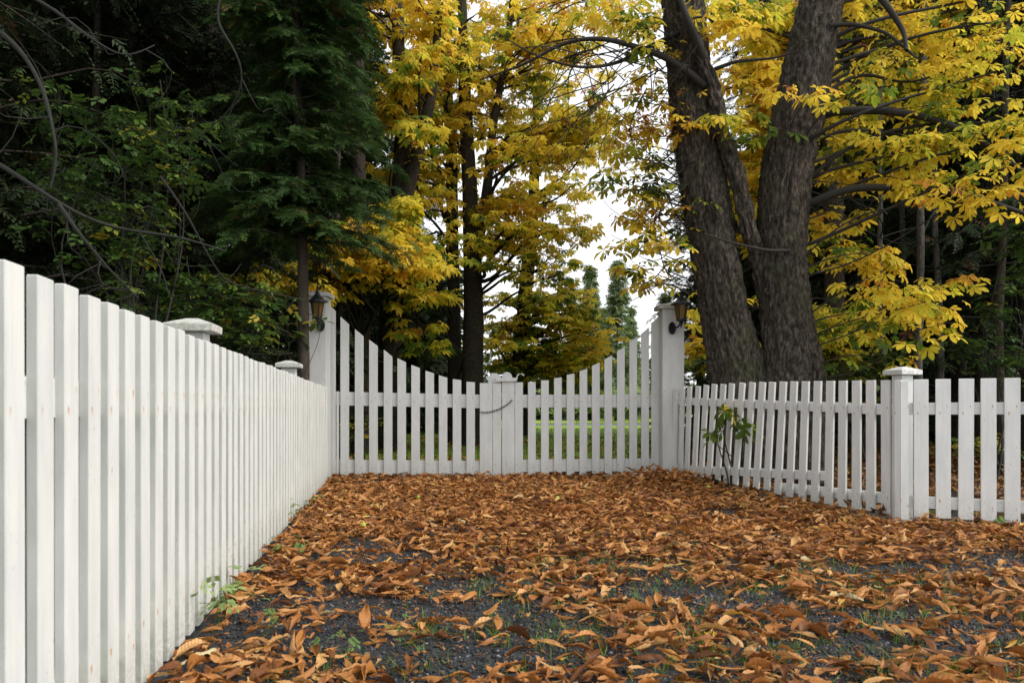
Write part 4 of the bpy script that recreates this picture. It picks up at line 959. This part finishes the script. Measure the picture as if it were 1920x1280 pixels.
# ---- broadleaf saplings in the wood on the left
def bush(name, label, cat, px, Y, clusters, seed, size, mat_=M_green, temps=SPRIG, per=(2, 4), tm=.5, tw=(.08, .3), stems=5, group=None, rs=.014, pet=.03, droop=(-.2, .6)):
    rng = np.random.default_rng(seed); b = np.array(base(px, Y)); root = empty(name, b); tag(root, label, cat, group)
    tb = Tubes(); PP = []; MM = []; SS = []; TT = []
    for c in clusters:
        C = at(c[0], c[1], c[2])-b; n = c[4]; rad = c[3]; t0 = c[5] if len(c) > 5 else tm
        A0 = np.array([rng.normal(0, .12), rng.normal(0, .12), 0]); pth = bez(A0, C, rng, 14, .05, .05)
        tb.add(pth, np.linspace(rs, rs*.3, 14), 6)
        st = cluster_sites(tb, pth, C, rad, n, rng, tw, rs*.35)
        P, Mx, sz, t = leaves_at(st, rng, per, size, np.clip(rng.normal(t0, .15, len(st)), 0, 1), pet=pet, droop=droop)
        PP.append(P); MM.append(Mx); SS.append(sz); TT.append(t)
    tb.build('stems', M_twig, root)
    me = scatter_mesh('foliage', temps, np.concatenate(PP), np.concatenate(MM), np.concatenate(SS), np.clip(np.concatenate(TT), 0, 1), rng); link('foliage', me, mat_, root); return root
rr3 = (.5, .5, .3)
bush('sapling', 'bushy green broadleaf sapling in the dark wood behind the long fence', 'sapling', 250, 7.6, [(250, 240, 7.2, rr3, 34, .4), (180, 300, 7, rr3, 30, .35), (300, 330, 7.4, rr3, 40, .5), (150, 380, 7.2, rr3, 36, .5), (330, 230, 7.6, (.4, .4, .25), 28, .6), (230, 420, 7.2, rr3, 40, .45), (120, 230, 7.2, (.4, .4, .3), 26, .5), (300, 150, 7.8, (.4, .4, .3), 26, .5)], 71, .15)
bush('sapling', 'leafy green sapling low behind the pickets under the cedar', 'sapling', 400, 8.6, [(350, 480, 8.2, rr3, 40, .5), (280, 520, 8, rr3, 36, .45), (430, 530, 8.4, rr3, 34, .5), (480, 600, 8.4, (.4, .4, .3), 34, .6), (400, 590, 8.4, (.4, .4, .3), 26, .45), (500, 540, 9.0, (.4, .3, .2), 22, .7), (330, 570, 8, (.4, .3, .3), 20, .4)], 72, .15)
bush('sapling', 'thin sapling with fresh green leaves in front of the left lantern', 'sapling', 540, 9.3, [(600, 590, 9.45, (.10, .06, .10), 7, .62), (545, 640, 9.5, (.12, .1, .12), 6, .7), (530, 585, 9.5, (.15, .1, .1), 7, .75)], 73, .15, per=(1, 2), rs=.007, tw=(.03, .12), temps=LEAF1)

# ---- right-hand wood
G2 = 'dark conifers of the right wood'
for src, px, Y, rz, sc, lb in [(hB, 1640, 17, 1.0, .95, 'dark conifer directly behind the low yellow leaf sprays'), (hA, 1790, 15, 2.0, 1.05, 'dark conifer above the front fence, right of the corner post'),
                               (hB, 1930, 13, 3.2, 1.0, 'dark conifer at the right edge behind the front fence'), (hA, 1310, 16.5, 4.0, .55, 'small dark green conifer just right of the tall gate post'), (hA, 1450, 19, 5.2, .9, 'dark conifer hidden behind the twin trunks'),
                               (hB, 1560, 23, .5, 1.1, 'deep woodland conifer seen past the right side of the twin trunk'), (hA, 2080, 17, 2.6, 1.1, 'dark conifer beyond the right edge of the photo'), (hA, 1730, 24, 3.6, 1.2, 'tall conifer at the back of the right wood')]:
    o = copy_tree(src, base(px, Y), rz, sc, lb); o['group'] = G2; o['category'] = 'tree'
G3 = 'bare trunks in the right wood'
def bare(px, Y, w, top, m, lb, seed, lean=0, cat='tree', name='woodland_tree'):
    root = empty(name, base(px, Y)); tag(root, lb, cat, G3); rng = np.random.default_rng(seed)
    H = (HY-top)/F*Y+CAMH; n = 10; z = np.linspace(-.05, H, n); P = np.stack([np.cumsum(rng.normal(0, .02, n))+lean*z, np.cumsum(rng.normal(0, .02, n)), z], 1)
    trunk_mesh('trunk', P, np.linspace(w/2*1.1, w/2*.5, n), m, root, 12, .25, .008, 8, seed, .2)
    for k in range(9):
        i = rng.integers(3, n); L = rng.uniform(.6, 1.8); a = rng.uniform(0, 6.28); tb = Tubes(); q0 = P[i]; q1 = P[i]+np.array([math.cos(a)*L, math.sin(a)*L, rng.uniform(-.2, .7)*L]); pp_ = bez(q0, q1, rng, 12, .12)
        tb.add(pp_, np.linspace(.014, .003, 12), 5)
        for m_ in range(3):
            c_ = rng.integers(4, 11); tb.add(bez(pp_[c_], pp_[c_]+rng.normal(0, .25, 3), rng, 6, .15), np.linspace(.005, .002, 6), 4)
        tb.build('branch', M_drytwig, root)
    return root
for a in [(1727, 11.5, .11, -100, M_palebark, 'slender pale grey trunk left of the corner post cap'), (1700, 14.5, .12, 0, M_palebark, 'thin trunk far behind the corner post'), (1764, 13, .10, -80, M_palebark, 'slim pale trunk just right of the corner post cap'),
          (1835, 14, .14, 0, M_darkbark, 'dark trunk behind the third picket from the corner post'), (1612, 15, .12, 0, M_darkbark, 'thin dark trunk between the twin trunk and the corner post'), (1880, 11.5, .13, 0, M_darkbark, 'dark slanted trunk near the right edge'),
          (1660, 12.5, .09, 100, M_palebark, 'slight greyish trunk left of the corner post'), (1905, 16, .2, 0, M_palebark, 'grey trunk at the right edge deep in the wood')]:
    bare(*a, seed=int(a[0]), lean=.02 if a[0] == 1880 else 0)
G4 = 'bare trunks in the left wood'
for a in [(170, 10, .13, -50, M_darkbark, 'dark trunk in the wood above the sixth foreground picket'), (455, 12.5, .12, -50, M_darkbark, 'slender dark trunk between the two post caps, under the cedar'), (640, 14.5, .10, 0, M_darkbark, 'thin dark trunk right behind the left gate post')]:
    o = bare(*a, seed=int(a[0])+7); o['group'] = G4
G5 = 'undergrowth bushes behind the front fence'
bush('bush', 'yellow-green bush behind the leaning fence beside the big trunk', 'bush', 1600, 12, [(1590, 690, 12, (.5, .4, .3), 26, .75), (1640, 660, 12.3, (.5, .4, .3), 26, .7), (1680, 700, 12.4, (.5, .4, .3), 22, .8), (1600, 740, 12, (.4, .4, .2), 16, .6)], 81, .2, tm=.7, group=G5)
bush('bush', 'low bush of yellow ferny leaves behind the front fence', 'bush', 1860, 10.5, [(1840, 830, 10.5, (.5, .4, .15), 24, .95), (1900, 825, 10.3, (.5, .4, .15), 20, .9), (1780, 845, 10.6, (.4, .4, .12), 14, .8)], 82, .16, group=G5)
bush('bush', 'dark green bush at the right edge above the front fence', 'bush', 1890, 9.5, [(1890, 590, 9.5, (.5, .4, .4), 34, .35), (1850, 660, 9.6, (.5, .4, .3), 30, .35), (1920, 480, 9.4, (.4, .4, .4), 30, .4), (1905, 400, 9.4, (.4, .4, .3), 24, .4), (1790, 650, 9.9, (.4, .3, .2), 16, .4)], 83, .17, group=G5)
bush('bush', 'dark green bush in the gap between the tall gate post and the twin trunk', 'bush', 1315, 12.5, [(1300, 690, 12.5, (.3, .4, .3), 26, .3), (1330, 640, 12.8, (.3, .4, .3), 26, .25), (1310, 750, 12.3, (.3, .4, .3), 26, .35), (1290, 720, 12.9, (.3, .4, .3), 22, .2)], 85, .17, tm=.3)
bush('bush', 'low yellow-leaved bush seen through the left gate leaf', 'bush', 668, 13.5, [(665, 815, 13.5, (.3, .3, .18), 18, .95), (690, 800, 13.8, (.25, .3, .2), 14, .8)], 84, .17)

# ---- far spruces and shrubs beyond the lawn
s1 = conifer('spruce_tree', 'narrow far spruce behind the yellow leaves, left of the two spires', 'tree', base(1106, 56), (HY-497)/F*56+.9, 1.75, 91, temps=FR_LO, leaf=M_spruce, tr=.12, z0=.3, nb=420, fr=.62, nf=14, shape=.95, group='far spruces beyond the lawn')
for px, Y, sc, lb in [(1157, 54, 1.0, 'narrow far spruce in the open sky, right of the two spires'), (1130, 64, .82, 'shorter far spruce between the two spires'), (1182, 60, .78, 'low pale far spruce right of the spires, left of the gate post'), (1245, 48, .72, 'far spruce hidden mostly by the right gate post'), (1075, 60, .9, 'far spruce mostly hidden by yellow leaves')]:
    copy_tree(s1, base(px, Y), px*.7, (sc*1.1, sc*1.1, sc), lb)
G6 = 'far shrubs beyond the lawn'
for i, (px, Y, w_, t0, lb) in enumerate([(1020, 44, 1.5, .9, 'far yellow shrub beyond the lawn, right of the gate latch'), (1085, 46, 1.6, .8, 'far olive shrub beyond the lawn, behind the right gate pickets'), (1150, 46, 1.7, .95, 'far pale yellow shrub below the spruces'), (1210, 45, 1.4, .85, 'far shrub beside the right gate post'), (965, 40, 1.3, .8, 'far shrub behind the hook of the latch')]):
    bush('shrub', lb, 'shrub', px, Y, [(px+dx, 742+dy, Y, (w_*.7, w_*.5, .5), 22, t0) for dx, dy in ((-22, 12), (0, -4), (22, 10), (6, 22))], 95+i, .5, group=G6, mat_=M_lime)

# ---- the distant wood as one mass
def woods(boxes, seed):
    rng = np.random.default_rng(seed); PP = []; 
    for px0, px1, Y0, Y1_, z1, n in boxes:
        Y = rng.uniform(Y0, Y1_, n); px = rng.uniform(px0, px1, n); X = (px-HX)/F*Y
        z = rng.uniform(0, 1, n)**.9*z1*(1+.25*np.array([mnoise.noise((a*.35, b*.2, 5)) for a, b in zip(X, Y)])); PP.append(np.stack([X, Y, z], 1))
    P = np.concatenate(PP); n = len(P); az = rng.uniform(0, 6.28, n)
    ax = np.stack([np.cos(az), np.sin(az), rng.uniform(-.6, .1, n)], 1)
    return scatter_mesh('far_woods', FR_LO, P, frames(ax, np.array([0, 0, 1])+rng.normal(0, .4, (n, 3))), rng.uniform(.6, 1.5, n), rng.beta(2, 2, n)*.9, rng)
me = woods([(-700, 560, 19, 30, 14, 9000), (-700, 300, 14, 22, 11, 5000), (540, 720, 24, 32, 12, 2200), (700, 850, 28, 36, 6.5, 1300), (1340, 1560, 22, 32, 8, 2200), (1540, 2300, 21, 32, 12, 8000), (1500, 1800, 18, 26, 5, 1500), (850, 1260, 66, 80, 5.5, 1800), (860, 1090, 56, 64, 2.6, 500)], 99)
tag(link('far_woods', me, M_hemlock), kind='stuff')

# ---- weeds and the sucker through the fence
def weed(name, label, pts, seed, size=.07, mat_=M_lime, temps=SPRIG, rs=.0016, group=None, tm=.6, h=.09, n=3):
    rng = np.random.default_rng(seed); Y = ground_y(pts[0][1]); b = np.array([(pts[0][0]-HX)/F*Y, Y, 0]); root = empty(name, b); tag(root, label, 'weed', group)
    tb = Tubes(); S = []
    for px, py in pts:
        Yp = ground_y(py); q = np.array([(px-HX)/F*Yp, Yp, 0])-b
        for k in range(n):
            e = q+np.array([rng.normal(0, size*.8), rng.normal(0, size*.8), rng.uniform(.4, 1.2)*h]); tb.add(bez(q, e, rng, 6, .1, .1), np.linspace(rs, rs*.6, 6), 4); S.append(e)
    P, M, sz, t = leaves_at(np.array(S), rng, (1, 3), size, np.full(len(S), tm), pet=.005, droop=(-.3, .7))
    tb.build('stems', M_lime, root); link('foliage', scatter_mesh('foliage', temps, P, M, sz, np.clip(t, 0, 1), rng), mat_, root)
GW = 'weeds along the foot of the long fence'
weed('weed', 'largest pale green weed at the foot of the long fence, nearest the camera', [(402, 1195), (410, 1180)], 1, .085, group=GW, tm=.85, h=.14, n=3)
weed('weed', 'pale green leafy weed at the long fence, second from the camera', [(440, 1128), (455, 1125)], 2, .09, group=GW, tm=.7, h=.06)
weed('weed', 'small green weed at the long fence, halfway to the gate', [(500, 1040)], 3, .08, group=GW, tm=.55, h=.12)
weed('weed', 'slim weed with arching stems at the long fence, fourth from the camera', [(543, 985), (552, 982)], 4, .07, group=GW, tm=.6, h=.14)
weed('weed', 'tiny weed at the far end of the long fence', [(575, 955)], 5, .06, group=GW, tm=.5, h=.07)
GW2 = 'small weeds on the driveway'
weed('weed', 'small green weed on bare soil near the foreground pickets', [(492, 1200)], 6, .045, group=GW2, tm=.35, h=.05)
weed('weed', 'green weed among leaves and slate gravel at the bottom, left of the middle', [(650, 1235), (660, 1245)], 7, .05, group=GW2, tm=.35, h=.04)
weed('weed', 'green clover-like weed on slate gravel at the bottom middle', [(775, 1210), (790, 1260)], 8, .05, group=GW2, tm=.35, h=.04)
weed('weed', 'small weeds at the foot of the front fence beside the corner post', [(1750, 975), (1775, 985), (1810, 990), (1860, 995), (1895, 1000)], 9, .07, group=GW2, tm=.5, h=.06)
rng = np.random.default_rng(77); pS = on_line(1365); bS = np.array([pS[0]+.09, pS[1]+.03, 0]); su = empty('sapling', bS); tag(su, 'green-leaved chestnut sucker poking through the leaning pickets', 'sapling')
tb = Tubes(); ends = [at(1332, 824, 8.72), at(1350, 806, 8.68), at(1388, 800, 8.5), at(1362, 775, 8.6), at(1412, 806, 8.4)]; S = []
for k, e in enumerate(ends):
    q = bS+np.array([rng.normal(0, .05), rng.normal(0, .03), 0]); tb.add(bez(q, e, rng, 10, .06, .05)-bS, np.linspace(.011, .003, 10), 7); S.append(e-bS)
tb.build('stems', M_twig, su)
S = np.array(S); P, M, sz, t = leaves_at(S, rng, (2, 4), .175, np.array([.05, .07, .04, .24, .08]), pet=.03, droop=(.35, 1.2))
link('foliage', scatter_mesh('foliage', PAL_HI, P, M, sz, np.clip(t, 0, 1), rng), M_chest, su)

# ================================================================== CAMERA + LIGHT
cam = bpy.data.cameras.new('camera'); co = bpy.data.objects.new('camera', cam); COL.objects.link(co); scn.camera = co
co.location = (0, 0, CAMH); co.rotation_euler = (R(90), 0, 0)
cam.sensor_width = 36; cam.lens = F/1920*36; cam.shift_y = (HY-640)/1920; cam.clip_end = 2000; cam.clip_start = .05
cam.dof.use_dof = True; cam.dof.focus_distance = 9.0; cam.dof.aperture_fstop = 7.0
W = bpy.data.worlds.new('World'); scn.world = W; W.use_nodes = True; nt = W.node_tree; nt.nodes.clear()
EL, AZ = 40, 112          # azimuth clockwise from +Y: behind the camera, to the right
sky = N(nt, 'ShaderNodeTexSky'); sky.sky_type = 'NISHITA'; sky.sun_disc = False; sky.sun_elevation = R(EL); sky.sun_rotation = R(AZ)
hs = N(nt, 'ShaderNodeHueSaturation'); hs.inputs['Saturation'].default_value = .12; nt.links.new(sky.outputs[0], hs.inputs['Color'])
b1 = N(nt, 'ShaderNodeBackground'); b1.inputs['Strength'].default_value = .13; nt.links.new(hs.outputs[0], b1.inputs[0])
b2 = N(nt, 'ShaderNodeBackground'); b2.inputs[0].default_value = (.97, .985, 1, 1); b2.inputs['Strength'].default_value = .58
ad = N(nt, 'ShaderNodeAddShader'); nt.links.new(b1.outputs[0], ad.inputs[0]); nt.links.new(b2.outputs[0], ad.inputs[1])
wo = N(nt, 'ShaderNodeOutputWorld'); nt.links.new(ad.outputs[0], wo.inputs[0])
ld = bpy.data.lights.new('sun', 'SUN'); ld.energy = 2.1; ld.angle = R(20); ld.color = (1, .95, .86)
lo = bpy.data.objects.new('sun', ld); COL.objects.link(lo)
dv = Vector((math.sin(R(AZ))*math.cos(R(EL)), math.cos(R(AZ))*math.cos(R(EL)), math.sin(R(EL))))
lo.rotation_euler = dv.to_track_quat('Z', 'Y').to_euler(); lo.location = dv*30
scn.view_settings.view_transform = 'Standard'; scn.view_settings.look = 'None'; scn.view_settings.exposure = 0.27; scn.view_settings.gamma = 1
scn.render.engine = 'CYCLES'; scn.cycles.max_bounces = 8; scn.cycles.transmission_bounces = 4; scn.cycles.diffuse_bounces = 4; scn.cycles.use_denoising = True
